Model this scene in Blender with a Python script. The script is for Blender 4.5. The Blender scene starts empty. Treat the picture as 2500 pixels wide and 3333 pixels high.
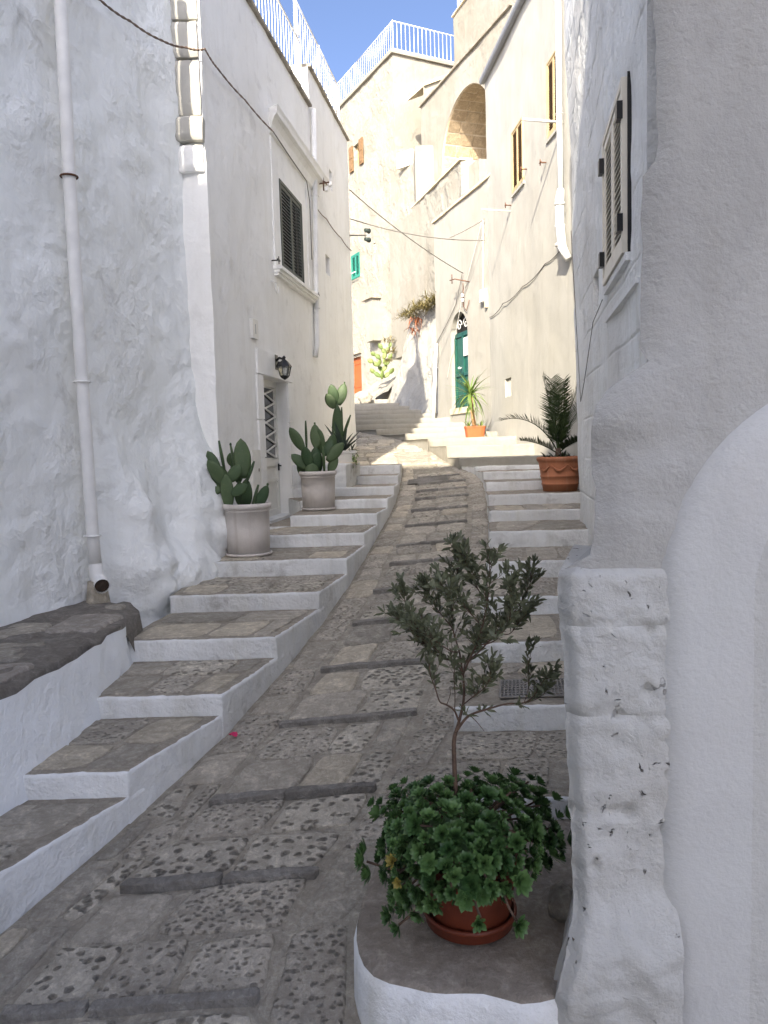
import bpy, bmesh, math, random
from math import radians, sin, cos, tan, pi, sqrt, atan2
from mathutils import Vector, Matrix, noise

# ------------------------------------------------------------------ camera, sky, sun, exposure
# Units are metres; z = 0 is the photographer's eye level, +y runs up the lane.
scene = bpy.context.scene
COL = scene.collection
PITCH = 4.7
ROLL = 0.028       # the phone was held a little askew
cam_data = bpy.data.cameras.new("camera")
cam_data.sensor_fit = 'VERTICAL'
cam_data.sensor_height = 36.0
cam_data.lens = 27.0
cam_data.clip_start = 0.05
cam_data.clip_end = 2000.0
cam = bpy.data.objects.new("camera", cam_data)
COL.objects.link(cam)
cam.location = (0, 0, 0)
cam.matrix_world = Matrix.Rotation(radians(90 - PITCH), 4, 'X') @ Matrix.Rotation(-ROLL, 4, 'Z')
scene.camera = cam

SUN_AZ = 15.0      # light travels this many degrees to the right of +y
SUN_EL = 30.0
world = bpy.data.worlds.new("World")
scene.world = world
world.use_nodes = True
wn = world.node_tree
sky_node = wn.nodes.new("ShaderNodeTexSky")
sky_node.sky_type = 'NISHITA'
sky_node.sun_disc = False
sky_node.sun_elevation = radians(SUN_EL)
sky_node.sun_rotation = radians(180 + SUN_AZ)
sky_node.altitude = 200
sky_node.air_density = 0.36
sky_node.dust_density = 4.0
sky_node.ozone_density = 2.0
bg = wn.nodes["Background"]
bg.inputs[1].default_value = 0.115
wn.links.new(sky_node.outputs[0], bg.inputs[0])

sun_data = bpy.data.lights.new("sun", 'SUN')
sun_data.energy = 2.7
sun_data.angle = radians(0.53)
sun_data.color = (1.0, 0.90, 0.74)
sun = bpy.data.objects.new("sun", sun_data)
COL.objects.link(sun)
sun_dir = Vector((sin(radians(SUN_AZ)) * cos(radians(SUN_EL)), cos(radians(SUN_AZ)) * cos(radians(SUN_EL)), -sin(radians(SUN_EL))))
sun.rotation_euler = sun_dir.to_track_quat('-Z', 'Y').to_euler()
sun.location = (-8, -25, 25)

scene.view_settings.view_transform = 'Standard'
scene.view_settings.look = 'None'
scene.view_settings.gamma = 1.0
scene.view_settings.use_curve_mapping = False
scene.view_settings.exposure = 2.22
scene.render.film_transparent = False
scene.cycles.max_bounces = 8
scene.cycles.diffuse_bounces = 6
scene.cycles.use_denoising = True

# ------------------------------------------------------------------ helpers
def hsh(*a):
    v = sin(sum((i * 37.719 + 12.9898) * x for i, x in enumerate(a, 1))) * 43758.5453
    return v - math.floor(v)

def fbm(p, octaves=4, lac=2.1, gain=0.5):
    s, a = 0.0, 1.0
    q = Vector(p)
    for i in range(octaves):
        s += a * noise.noise(q)
        q = q * lac + Vector((3.1, 1.7, 5.3))
        a *= gain
    return s

ORG = {}
def tag(o, label=None, cat=None, group=None, kind=None):
    if label: o["label"] = label
    if cat: o["category"] = cat
    if group: o["group"] = group
    if kind: o["kind"] = kind
    return o

def empty(name, loc, label=None, cat=None, group=None, kind=None):
    o = bpy.data.objects.new(name, None)
    COL.objects.link(o)
    o.empty_display_size = 0.2
    o.location = loc
    ORG[o.name] = Vector(loc)
    return tag(o, label, cat, group, kind)

def attach(o, parent, world_loc):
    ORG[o.name] = Vector(world_loc)
    if parent is not None:
        o.parent = parent
        o.location = Vector(world_loc) - ORG[parent.name]
    else:
        o.location = world_loc

class MB:
    """collects geometry in world coordinates"""
    def __init__(s):
        s.v, s.f, s.m, s.sm = [], [], [], []
    def add(s, verts, faces, mi=0, smooth=False):
        b = len(s.v)
        s.v.extend([Vector(p) for p in verts])
        for f in faces:
            s.f.append([b + i for i in f]); s.m.append(mi); s.sm.append(smooth)
        return b
    def box(s, x0, x1, y0, y1, z0, z1, mi=0, M=None):
        vs = [Vector((x, y, z)) for z in (z0, z1) for y in (y0, y1) for x in (x0, x1)]
        if M is not None: vs = [M @ p for p in vs]
        s.add(vs, [(0, 2, 3, 1), (4, 5, 7, 6), (0, 1, 5, 4), (2, 6, 7, 3), (0, 4, 6, 2), (1, 3, 7, 5)], mi)
    def tube(s, path, radii, n=8, mi=0, cap=True, smooth=True):
        path = [Vector(p) for p in path]
        if not hasattr(radii, '__len__'): radii = [radii] * len(path)
        b = len(s.v)
        prev = None
        for i, p in enumerate(path):
            if i == 0: t = path[1] - p
            elif i == len(path) - 1: t = p - path[i - 1]
            else: t = (path[i + 1] - path[i - 1])
            if t.length < 1e-9: t = Vector((0, 0, 1))
            t.normalize()
            if prev is None:
                a = Vector((0, 0, 1)) if abs(t.z) < 0.9 else Vector((1, 0, 0))
                u = t.cross(a).normalized()
            else:
                u = prev - t * prev.dot(t)
                if u.length < 1e-6: u = t.cross(Vector((0.3, 0.5, 0.8)))
                u.normalize()
            prev = u
            w = t.cross(u)
            for k in range(n):
                an = 2 * pi * k / n
                s.v.append(p + (u * cos(an) + w * sin(an)) * radii[i])
        for i in range(len(path) - 1):
            for k in range(n):
                a0 = b + i * n + k; a1 = b + i * n + (k + 1) % n
                s.f.append([a0, a1, a1 + n, a0 + n]); s.m.append(mi); s.sm.append(smooth)
        if cap:
            s.f.append([b + k for k in range(n)][::-1]); s.m.append(mi); s.sm.append(False)
            e = b + (len(path) - 1) * n
            s.f.append([e + k for k in range(n)]); s.m.append(mi); s.sm.append(False)
    def lathe(s, prof, n=32, mi=0, c=(0, 0, 0), smooth=True, sx=1.0, sy=1.0):
        b = len(s.v); c = Vector(c)
        for r, z in prof:
            for k in range(n):
                an = 2 * pi * k / n
                s.v.append(c + Vector((r * cos(an) * sx, r * sin(an) * sy, z)))
        for i in range(len(prof) - 1):
            for k in range(n):
                a0 = b + i * n + k; a1 = b + i * n + (k + 1) % n
                s.f.append([a0, a1, a1 + n, a0 + n]); s.m.append(mi); s.sm.append(smooth)
    def build(s, name, mats, parent=None, origin=None, local=False):
        if not isinstance(mats, (list, tuple)): mats = [mats]
        me = bpy.data.meshes.new(name)
        if origin is None:
            if local: origin = Vector((0, 0, 0))
            else:
                lo = Vector((min(v.x for v in s.v), min(v.y for v in s.v), min(v.z for v in s.v)))
                hi = Vector((max(v.x for v in s.v), max(v.y for v in s.v), max(v.z for v in s.v)))
                origin = Vector(((lo.x + hi.x) / 2, (lo.y + hi.y) / 2, lo.z))
        origin = Vector(origin)
        me.from_pydata([tuple(v - origin) for v in s.v], [], s.f)
        for m in mats: me.materials.append(m)
        me.polygons.foreach_set("material_index", s.m)
        me.polygons.foreach_set("use_smooth", s.sm)
        me.update()
        o = bpy.data.objects.new(name, me)
        COL.objects.link(o)
        attach(o, parent, origin)
        return o

def inst(name, me, parent, loc, rot=None, scale=None, M=None):
    """one more object sharing mesh data; loc in world coordinates"""
    o = bpy.data.objects.new(name, me)
    COL.objects.link(o)
    attach(o, parent, loc)
    if rot is not None: o.rotation_euler = rot
    if M is not None:
        o.rotation_mode = 'QUATERNION'; o.rotation_quaternion = M.to_quaternion()
    if scale is not None: o.scale = scale if hasattr(scale, '__len__') else (scale, scale, scale)
    return o

class Frame:
    """a vertical wall plane: u runs from p0 to p1, n points out of the wall"""
    def __init__(s, p0, p1, flip=False):
        s.p0 = Vector((p0[0], p0[1], 0)); s.p1 = Vector((p1[0], p1[1], 0))
        d = s.p1 - s.p0
        s.L = d.length; s.d = d.normalized()
        s.n = Vector((s.d.y, -s.d.x, 0))
        if flip: s.n = -s.n
    def pt(s, u, z, k=0.0):
        return s.p0 + s.d * u + s.n * k + Vector((0, 0, z))
    def box(s, mb, u0, u1, z0, z1, k0, k1, mi=0):
        vs = [s.pt(u, z, k) for z in (z0, z1) for k in (k0, k1) for u in (u0, u1)]
        mb.add(vs, [(0, 2, 3, 1), (4, 5, 7, 6), (0, 1, 5, 4), (2, 6, 7, 3), (0, 4, 6, 2), (1, 3, 7, 5)], mi)

def lines(a, b, step, must):
    must = sorted(set([round(m, 4) for m in must if a - 1e-6 <= m <= b + 1e-6] + [round(a, 4), round(b, 4)]))
    out = []
    for x0, x1 in zip(must[:-1], must[1:]):
        n = max(1, int(round((x1 - x0) / step)))
        if x1 - x0 < step * 0.6: n = 1
        for i in range(n): out.append(x0 + (x1 - x0) * i / n)
    out.append(must[-1])
    return out

def wall(name, fr, z0, z1, mats, parent, disp=None, openings=(), cell=0.14, thick=0.45, ul=(), zl=(), u0=0.0, u1=None, umap=None, ztop=None, rev_mi=0, fade=0.10, edge_vec=None):
    """a rough masonry sheet with real openings; every free edge is turned inwards.
       openings: dict(u0,u1,z0,z1,arch=bool,depth)"""
    if u1 is None: u1 = fr.L
    mu, mz = list(ul), list(zl)
    for o in openings:
        mu += [o['u0'], o['u1']]; mz += [o['z0'], o['z1']]
        if o.get('arch'):
            n = 14
            c = (o['u0'] + o['u1']) / 2; r = (o['u1'] - o['u0']) / 2
            for i in range(1, n): mu.append(c + r * cos(pi * i / n))
            for i in range(1, n // 2 + 1): mz.append(o['z1'] - r + r * sin(pi * i / n))
            mz.append(o['z1'] - r)
    us = lines(u0, u1, cell, mu); zs = lines(z0, z1, cell, mz)
    def inside(o, u, z):
        if not (o['u0'] < u < o['u1'] and o['z0'] < z < o['z1']): return False
        if o.get('arch'):
            c = (o['u0'] + o['u1']) / 2; r = (o['u1'] - o['u0']) / 2
            if z > o['z1'] - r and (u - c) ** 2 + (z - o['z1'] + r) ** 2 > r * r: return False
        return True
    nu, nz = len(us), len(zs)
    kept = {}
    for i in range(nu - 1):
        for j in range(nz - 1):
            uc, zc = (us[i] + us[i + 1]) / 2, (zs[j] + zs[j + 1]) / 2
            hit = None
            for o in openings:
                if inside(o, uc, zc): hit = o
            kept[(i, j)] = hit
    # snap arch boundary vertices
    pos = {}
    def uvpos(i, j):
        u, z = us[i], zs[j]
        cs = [kept.get(c, 'x') for c in ((i - 1, j - 1), (i, j - 1), (i - 1, j), (i, j))]
        hits = [c for c in cs if isinstance(c, dict)]
        if hits and any(c is None for c in cs):
            o = hits[0]
            if o.get('arch'):
                c = (o['u0'] + o['u1']) / 2; r = (o['u1'] - o['u0']) / 2; zc = o['z1'] - r
                if z > zc + 1e-4:
                    d = sqrt((u - c) ** 2 + (z - zc) ** 2)
                    if d > 1e-6: u, z = c + (u - c) * r / d, zc + (z - zc) * r / d
        return u, z
    mb = MB()
    idx = {}
    def vert(i, j):
        if (i, j) not in idx:
            u, z = uvpos(i, j)
            k = disp(u, z) if disp else 0.0
            for o in openings:
                du = max(o['u0'] - u, u - o['u1'], 0); dz = max(o['z0'] - z, z - o['z1'], 0)
                dd = sqrt(du * du + dz * dz)
                if dd < fade: k *= 0.15 + 0.85 * dd / fade
            uu = umap(u, z) if umap else u
            zz = z
            if ztop is not None:
                zz = z0 + (z - z0) * (ztop(u) - z0) / (z1 - z0)
            mb.v.append(fr.pt(uu, zz, k))
            idx[(i, j)] = len(mb.v) - 1
        return idx[(i, j)]
    edges = {}
    for (i, j), hit in kept.items():
        if hit is not None: continue
        q = [vert(i, j), vert(i + 1, j), vert(i + 1, j + 1), vert(i, j + 1)]
        mb.f.append(q); mb.m.append(0); mb.sm.append(True)
        for (a, b, ad) in ((q[0], q[1], (i, j - 1)), (q[1], q[2], (i + 1, j)), (q[2], q[3], (i, j + 1)), (q[3], q[0], (i - 1, j))):
            h = kept.get(ad, 'out')
            if h is not None: edges[(a, b)] = h
    for (a, b), h in edges.items():
        dep = h['depth'] if isinstance(h, dict) else thick
        mi = rev_mi if isinstance(h, dict) else 0
        pa, pb = mb.v[a], mb.v[b]
        ev = -fr.n * dep if (edge_vec is None or isinstance(h, dict)) else edge_vec
        mb.add([pa, pb, pb + ev, pa + ev], [(0, 3, 2, 1)], mi, False)
    return mb.build(name, mats, parent)

def joint_disp(base, courses, blocks, depth=0.012, w=0.016):
    """adds sunk mortar joints to a displacement function; courses = list of z, blocks(course index) = list of u"""
    def f(u, z):
        k = base(u, z)
        for zc in courses:
            if abs(z - zc) < w: return k - depth
        return k
    return f
# ------------------------------------------------------------------ materials
class NT:
    def __init__(s, name):
        s.mat = bpy.data.materials.new(name); s.mat.use_nodes = True
        s.nt = s.mat.node_tree; s.b = s.nt.nodes["Principled BSDF"]
        s.geo = None
    def n(s, t, **kw):
        nd = s.nt.nodes.new(t)
        for k, v in kw.items(): setattr(nd, k, v)
        return nd
    def l(s, a, b): s.nt.links.new(a, b)
    def pos(s, scale=(1, 1, 1), obj=False):
        if obj: src = s.n("ShaderNodeTexCoord").outputs["Object"]
        else: src = s.n("ShaderNodeNewGeometry").outputs["Position"]
        m = s.n("ShaderNodeMapping"); m.inputs["Scale"].default_value = scale
        s.l(src, m.inputs["Vector"]); return m.outputs["Vector"]
    def noise(s, vec, scale, detail=5, rough=0.55, dist=0.0):
        nd = s.n("ShaderNodeTexNoise"); nd.inputs["Scale"].default_value = scale
        nd.inputs["Detail"].default_value = detail; nd.inputs["Roughness"].default_value = rough
        nd.inputs["Distortion"].default_value = dist
        s.l(vec, nd.inputs["Vector"]); return nd.outputs["Fac"]
    def ramp(s, fac, p0, p1, c0=(0, 0, 0, 1), c1=(1, 1, 1, 1)):
        r = s.n("ShaderNodeValToRGB")
        r.color_ramp.elements[0].position = p0; r.color_ramp.elements[1].position = p1
        r.color_ramp.elements[0].color = c0; r.color_ramp.elements[1].color = c1
        s.l(fac, r.inputs[0]); return r.outputs[0]
    def mix(s, fac, a, b, blend='MIX'):
        m = s.n("ShaderNodeMix", data_type='RGBA', blend_type=blend)
        if isinstance(fac, (int, float)): m.inputs[0].default_value = fac
        else: s.l(fac, m.inputs[0])
        for k, c in ((6, a), (7, b)):
            if isinstance(c, tuple): m.inputs[k].default_value = c if len(c) == 4 else (*c, 1)
            else: s.l(c, m.inputs[k])
        return m.outputs[2]
    def math(s, op, a, b=0.0):
        m = s.n("ShaderNodeMath", operation=op)
        for k, c in ((0, a), (1, b)):
            if isinstance(c, (int, float)): m.inputs[k].default_value = c
            else: s.l(c, m.inputs[k])
        return m.outputs[0]
    def bump(s, h, dist, strength=1.0, prev=None):
        b = s.n("ShaderNodeBump"); b.inputs["Distance"].default_value = dist; b.inputs["Strength"].default_value = strength
        s.l(h, b.inputs["Height"])
        if prev is not None: s.l(prev, b.inputs["Normal"])
        return b.outputs["Normal"]
    def done(s, col, normal=None, rough=0.9, spec=0.3):
        if isinstance(col, tuple): s.b.inputs["Base Color"].default_value = col if len(col) == 4 else (*col, 1)
        else: s.l(col, s.b.inputs["Base Color"])
        if isinstance(rough, (int, float)): s.b.inputs["Roughness"].default_value = rough
        else: s.l(rough, s.b.inputs["Roughness"])
        s.b.inputs["Specular IOR Level"].default_value = spec
        if normal is not None: s.l(normal, s.b.inputs["Normal"])
        return s.mat

def whitewash(name, c=(0.80, 0.785, 0.755), dirt=(0.55, 0.52, 0.47), grime=(0.24, 0.22, 0.19), dirt_amt=0.35, grime_amt=0.25,
              lump=0.03, lump_scale=7.0, grain=0.006, grain_scale=55.0, streak=0.25, speck=0.0, blotch=0.35):
    t = NT(name)
    p = t.pos()
    big = t.noise(p, 0.55, 6, 0.6, 0.4)
    med = t.noise(p, 3.2, 7, 0.62, 0.3)
    col = t.mix(t.ramp(big, 0.38, 0.72, (0, 0, 0, 1), (dirt_amt,) * 3 + (1,)), c, dirt)
    blot = t.noise(t.pos((1.0, 1.0, 0.7)), 1.7, 7, 0.68, 1.2)
    col = t.mix(t.ramp(blot, 0.50, 0.68, (0, 0, 0, 1), (blotch,) * 3 + (1,)), col, tuple(x * .74 for x in c))
    ps = t.pos((7, 7, 0.5))
    st = t.noise(ps, 1.0, 5, 0.6)
    col = t.mix(t.ramp(st, 0.52, 0.75, (0, 0, 0, 1), (streak,) * 3 + (1,)), col, (c[0] * .72, c[1] * .70, c[2] * .64))
    m2 = t.math('MULTIPLY', t.ramp(med, 0.57, 0.74), t.ramp(big, 0.35, 0.6))
    col = t.mix(t.math('MULTIPLY', m2, grime_amt), col, grime)
    if speck > 0:
        hole = t.noise(p, 26.0, 3, 0.55, 0.6)
        msk = t.math('MULTIPLY', t.ramp(hole, 0.655, 0.70), t.ramp(t.noise(p, 3.1, 3), 0.46, 0.58))
        col = t.mix(t.math('MULTIPLY', msk, speck), col, (0.07, 0.055, 0.04))
    h1 = t.noise(p, lump_scale, 6, 0.55, 0.3)
    patch = t.ramp(t.noise(p, 1.3, 3, 0.5, 0.5), 0.38, 0.62, (.25, .25, .25, 1), (1, 1, 1, 1))
    nrm = t.bump(t.math('MULTIPLY', h1, patch), lump)
    h2 = t.noise(p, grain_scale, 6, 0.65)
    nrm = t.bump(h2, grain, 1.0, nrm)
    if speck > 0: nrm = t.bump(msk, -0.03, 1.0, nrm)
    return t.done(col, nrm, 0.92, 0.2)

def stone(name, a, b, dimple=0.0, dscale=24.0, pit=0.01, light=None, contrast=1.0):
    t = NT(name)
    oi = t.n("ShaderNodeObjectInfo")
    p = t.pos()
    rnd = oi.outputs["Random"]
    base = t.mix(rnd, a, b)
    n0 = t.noise(p, 3.0, 4, 0.6, 0.5)
    n1 = t.noise(p, 9.0, 8, 0.7, 0.6)
    n2 = t.noise(p, 34.0, 7, 0.75, 0.3)
    pt_ = t.pos((70, 9, 30))
    n3 = t.noise(pt_, 1.0, 3, 0.6, 0.8)
    dark = t.mix(1.0, base, (0.56, 0.54, 0.515), 'MULTIPLY')
    pale_tone = t.mix(1.0, base, (1.42, 1.39, 1.33), 'MULTIPLY')  # paler mottling of the stone's own tone
    col = t.mix(t.ramp(n0, 0.35, 0.65), t.mix(0.35, base, dark), base)
    col = t.mix(t.ramp(n1, 0.36, 0.56, (.75, .75, .75, 1), (0, 0, 0, 1)), col, dark)
    col = t.mix(t.ramp(n1, 0.54, 0.70, (0, 0, 0, 1), (.75, .75, .75, 1)), col, pale_tone)
    col = t.mix(t.ramp(n2, 0.40, 0.60, (.55, .55, .55, 1), (0, 0, 0, 1)), col, dark)
    col = t.mix(t.ramp(n2, 0.58, 0.74, (0, 0, 0, 1), (.5, .5, .5, 1)), col, pale_tone)
    nrm = t.bump(n1, 0.03)
    nrm = t.bump(n2, pit * 1.6, 1.0, nrm)
    nrm = t.bump(n3, 0.004, 1.0, nrm)
    if dimple > 0:
        # pointed-chisel pits
        wp = t.n("ShaderNodeVectorMath", operation='ADD')
        nv = t.n("ShaderNodeTexNoise"); nv.inputs["Scale"].default_value = 9.0; t.l(p, nv.inputs["Vector"])
        sc = t.n("ShaderNodeVectorMath", operation='SCALE'); sc.inputs["Scale"].default_value = 0.035
        t.l(nv.outputs["Color"], sc.inputs[0]); t.l(p, wp.inputs[0]); t.l(sc.outputs[0], wp.inputs[1])
        mp = t.n("ShaderNodeMapping"); mp.inputs["Scale"].default_value = (0.85, 1.1, 0.25); mp.inputs["Rotation"].default_value = (0, 0, 0.4)
        t.l(wp.outputs[0], mp.inputs["Vector"])
        v = t.n("ShaderNodeTexVoronoi"); v.inputs["Scale"].default_value = dscale; v.inputs["Randomness"].default_value = 0.72
        t.l(mp.outputs["Vector"], v.inputs["Vector"])
        d = t.math('ADD', v.outputs["Distance"], t.math('MULTIPLY', t.math('SUBTRACT', n2, 0.5), 0.30))
        pitm = t.ramp(d, 0.08, 0.42, (0, 0, 0, 1), (1, 1, 1, 1))
        col = t.mix(t.ramp(d, 0.16, 0.36, (.48, .48, .48, 1), (0, 0, 0, 1)), col, (0.15, 0.142, 0.13))
        nrm = t.bump(pitm, dimple, 1.0, nrm)
    return t.done(col, nrm, 0.9, 0.25)

def plain(name, c, rough=0.6, var=0.12, scale=9.0, bump=0.0, spec=0.4, metal=0.0, bscale=60.0):
    t = NT(name)
    p = t.pos()
    n1 = t.noise(p, scale, 5, 0.6)
    col = t.mix(t.ramp(n1, 0.35, 0.7), tuple(x * (1 - var) for x in c), tuple(min(1, x * (1 + var)) for x in c))
    nrm = t.bump(t.noise(p, bscale, 4), bump) if bump > 0 else None
    t.b.inputs["Metallic"].default_value = metal
    return t.done(col, nrm, rough, spec)

def leafy(name, a, b, rough=0.5, spec=0.4, trans=0.0, scale=14.0, rim=None):
    t = NT(name)
    p = t.pos()
    oi = t.n("ShaderNodeObjectInfo")
    n1 = t.noise(p, scale, 3, 0.5)
    f = t.math('ADD', t.math('MULTIPLY', n1, 0.7), t.math('MULTIPLY', oi.outputs["Random"], 0.35))
    col = t.mix(t.ramp(f, 0.25, 0.8), a, b)
    t.done(col, None, rough, spec)
    if trans > 0:
        tr = t.n("ShaderNodeBsdfTranslucent"); t.l(col, tr.inputs["Color"])
        mx = t.n("ShaderNodeMixShader"); mx.inputs[0].default_value = trans
        t.l(t.b.outputs[0], mx.inputs[1]); t.l(tr.outputs[0], mx.inputs[2])
        out = t.nt.nodes["Material Output"]; t.l(mx.outputs[0], out.inputs["Surface"])
    return t.mat

M = {}
M['wash_rough'] = whitewash("rough whitewash", (0.865, 0.89, 0.88), lump=0.075, lump_scale=5.0, grain=0.0035, grain_scale=26, dirt_amt=0.25, grime_amt=0.5, blotch=0.22)
M['wash_smooth'] = whitewash("smooth whitewash", (0.885, 0.885, 0.86), lump=0.03, lump_scale=5, grain=0.003, grain_scale=32, dirt_amt=0.25, grime_amt=0.30, blotch=0.22)
M['wash_right'] = whitewash("raked whitewash", (0.85, 0.87, 0.86), lump=0.045, lump_scale=9, grain=0.010, grain_scale=35, dirt_amt=0.55, grime_amt=0.40, streak=0.6)
M['plaster_near'] = whitewash("grey cement plaster", (0.43, 0.43, 0.41), dirt=(0.34, 0.335, 0.315), lump=0.010, lump_scale=14, grain=0.007, grain_scale=48, dirt_amt=0.7, grime_amt=0.25, streak=0.35, blotch=0.6)
M['wash_quoin'] = whitewash("pitted whitewash", (0.49, 0.495, 0.475), lump=0.022, lump_scale=9, grain=0.008, grain_scale=50, dirt_amt=0.45, grime_amt=0.5, speck=0.8)
M['wash_sun'] = whitewash("cream whitewash", (0.45, 0.44, 0.40), dirt=(0.36, 0.34, 0.28), lump=0.012, lump_scale=4, grain=0.003, dirt_amt=0.4, grime_amt=0.10, streak=0.35)
M['wash_rubble'] = whitewash("rubble whitewash", (0.30, 0.29, 0.25), dirt=(0.195, 0.17, 0.13), lump=0.08, lump_scale=5.5, grain=0.012, grain_scale=20, dirt_amt=0.5, grime_amt=0.45)
M['wash_far'] = whitewash("weathered cream limewash", (0.29, 0.28, 0.245), dirt=(0.205, 0.185, 0.145), lump=0.03, lump_scale=4.5, grain=0.008, grain_scale=22, dirt_amt=0.75, grime_amt=0.35, streak=0.45)
M['wash_arch'] = whitewash("painted arch plaster", (0.52, 0.53, 0.52), dirt=(0.50, 0.49, 0.475), lump=0.006, lump_scale=9, grain=0.004, grain_scale=48, dirt_amt=0.7, grime_amt=0.12, streak=0.1)
M['wash_green'] = whitewash("old cream limewash", (0.355, 0.345, 0.31), dirt=(0.285, 0.265, 0.215), lump=0.012, lump_scale=4, grain=0.003, dirt_amt=0.4, grime_amt=0.10, streak=0.35)
M['wash_arch2'] = whitewash("hewn limewash", (0.58, 0.59, 0.58), lump=0.018, lump_scale=8, grain=0.006, grain_scale=45, dirt_amt=0.5, grime_amt=0.5, streak=0.2)
M['wash_ret'] = whitewash("rubble limewash", (0.43, 0.42, 0.38), dirt=(0.38, 0.35, 0.285), lump=0.08, lump_scale=6.5, grain=0.012, grain_scale=20, dirt_amt=0.45, grime_amt=0.3)
M['wash_step_sun'] = whitewash("sunlit step limewash", (0.30, 0.29, 0.255), dirt=(0.33, 0.30, 0.24), lump=0.02, lump_scale=9, grain=0.008, grain_scale=35, dirt_amt=0.6, grime_amt=0.35, streak=0.4)  # copy of the step wash, tone lowered to offset the sun on these steps
M['wash_step'] = whitewash("step whitewash", (0.82, 0.84, 0.84), dirt=(0.5, 0.49, 0.46), lump=0.025, lump_scale=12, grain=0.010, grain_scale=45, dirt_amt=0.75, grime_amt=0.8, streak=0.7, blotch=0.75)
M['wash_blue'] = whitewash("fresh limewash", (0.85, 0.875, 0.885), lump=0.03, lump_scale=9, dirt_amt=0.12, grime_amt=0.15, streak=0.1)
M['tufa'] = stone("tufa blocks", (0.50, 0.40, 0.27), (0.62, 0.51, 0.36), pit=0.008)
M['tufa_joint'] = plain("tufa joint", (0.60, 0.52, 0.40), 0.95, 0.15)
M['mortar'] = stone("paving mortar", (0.445, 0.412, 0.346), (0.445, 0.412, 0.346), pit=0.006)
M['tread'] = stone("worn tread", (0.445, 0.407, 0.341), (0.445, 0.407, 0.341), pit=0.008)
M['pave_dimple'] = stone("pecked limestone", (0.551, 0.515, 0.442), (0.721, 0.670, 0.566), dimple=0.026, dscale=21)
M['pave_fine'] = stone("finely pecked limestone", (0.488, 0.453, 0.389), (0.657, 0.608, 0.518), dimple=0.014, dscale=31)
M['pave_worn'] = stone("worn limestone", (0.435, 0.407, 0.350), (0.636, 0.587, 0.499), pit=0.012)
M['pave_pale'] = stone("pale limestone", (0.615, 0.561, 0.456), (0.721, 0.654, 0.528), pit=0.010)
M['pave_dark'] = stone("dark kerb stone", (0.20, 0.192, 0.18), (0.30, 0.285, 0.27), pit=0.015)
M['ledge'] = stone("lichened rock", (0.34, 0.315, 0.28), (0.34, 0.315, 0.28), pit=0.02)
M['ledge_pale'] = stone("bare rock", (0.50, 0.46, 0.41), (0.50, 0.46, 0.41), pit=0.015)
M['worn_top'] = stone("brown worn step", (0.40, 0.355, 0.30), (0.40, 0.355, 0.30), pit=0.008)
M['coping'] = plain("weathered coping", (0.30, 0.27, 0.22), 0.95, 0.35, 6, 0.01)
M['coping_cream'] = plain("cream coping", (0.62, 0.53, 0.38), 0.9, 0.15, 5, 0.004)
M['ground'] = plain("earth", (0.25, 0.22, 0.18), 0.95, 0.2, 2.0, 0.01)
M['white_metal'] = plain("white painted metal", (0.80, 0.80, 0.78), 0.45, 0.04)
M['white_pvc'] = plain("white painted pipe", (0.76, 0.76, 0.74), 0.55, 0.08, 5)
M['door_white'] = plain("off white door paint", (0.74, 0.73, 0.68), 0.5, 0.04)
M['shutter_dark'] = plain("dark green shutter", (0.035, 0.050, 0.045), 0.5, 0.15)
M['shutter_cream'] = plain("cream shutter paint", (0.70, 0.66, 0.56), 0.5, 0.05)
M['shutter_brown'] = plain("brown wood shutter", (0.19, 0.115, 0.055), 0.65, 0.25, 16)
M['shutter_tan'] = plain("tan shutter", (0.50, 0.38, 0.20), 0.6, 0.12)
M['shutter_green'] = plain("green shutter", (0.03, 0.20, 0.15), 0.55, 0.15)
M['shutter_grey'] = plain("grey blue slat", (0.25, 0.26, 0.27), 0.5, 0.1)
M['door_green'] = plain("dark green door paint", (0.012, 0.085, 0.062), 0.45, 0.2, 7)
M['door_orange'] = plain("orange brown door", (0.30, 0.08, 0.02), 0.55, 0.12)
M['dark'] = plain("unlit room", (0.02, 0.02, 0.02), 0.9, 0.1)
M['black_metal'] = plain("black iron", (0.012, 0.012, 0.013), 0.4, 0.1)
M['rust'] = plain("rusty iron", (0.12, 0.055, 0.03), 0.8, 0.3, 20)
M['wire'] = plain("weathered cable", (0.16, 0.15, 0.135), 0.7, 0.15)
M['wire_brown'] = plain("brown cable", (0.17, 0.12, 0.09), 0.7, 0.2)
M['wire_white'] = plain("whitewashed cable", (0.62, 0.60, 0.55), 0.8, 0.1)
M['pot_grey'] = plain("pinkish grey pot", (0.54, 0.485, 0.445), 0.75, 0.06, 4, 0.002)
M['pot_white'] = plain("white planter", (0.70, 0.68, 0.63), 0.7, 0.06)
M['terracotta'] = plain("terracotta", (0.40, 0.165, 0.085), 0.8, 0.14, 6, 0.003)
M['terracotta_bright'] = plain("orange plastic pot", (0.42, 0.105, 0.035), 0.6, 0.06)
M['plastic_red'] = plain("red brown plastic pot", (0.13, 0.028, 0.012), 0.55, 0.12, 10)
M['soil'] = plain("soil", (0.05, 0.035, 0.025), 0.95, 0.4, 30, 0.01)
M['bark'] = plain("bark", (0.12, 0.078, 0.055), 0.85, 0.25, 40, 0.006)
M['yucca_bark'] = plain("yucca bark", (0.42, 0.24, 0.12), 0.85, 0.25, 25, 0.006)
M['leaf_olive'] = leafy("grey green leaf", (0.065, 0.08, 0.042), (0.17, 0.185, 0.11), 0.45, 0.4, 0.15, 25)
M['leaf_rosette'] = leafy("succulent leaf", (0.028, 0.075, 0.022), (0.12, 0.22, 0.07), 0.42, 0.45, 0.1, 16)
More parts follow.
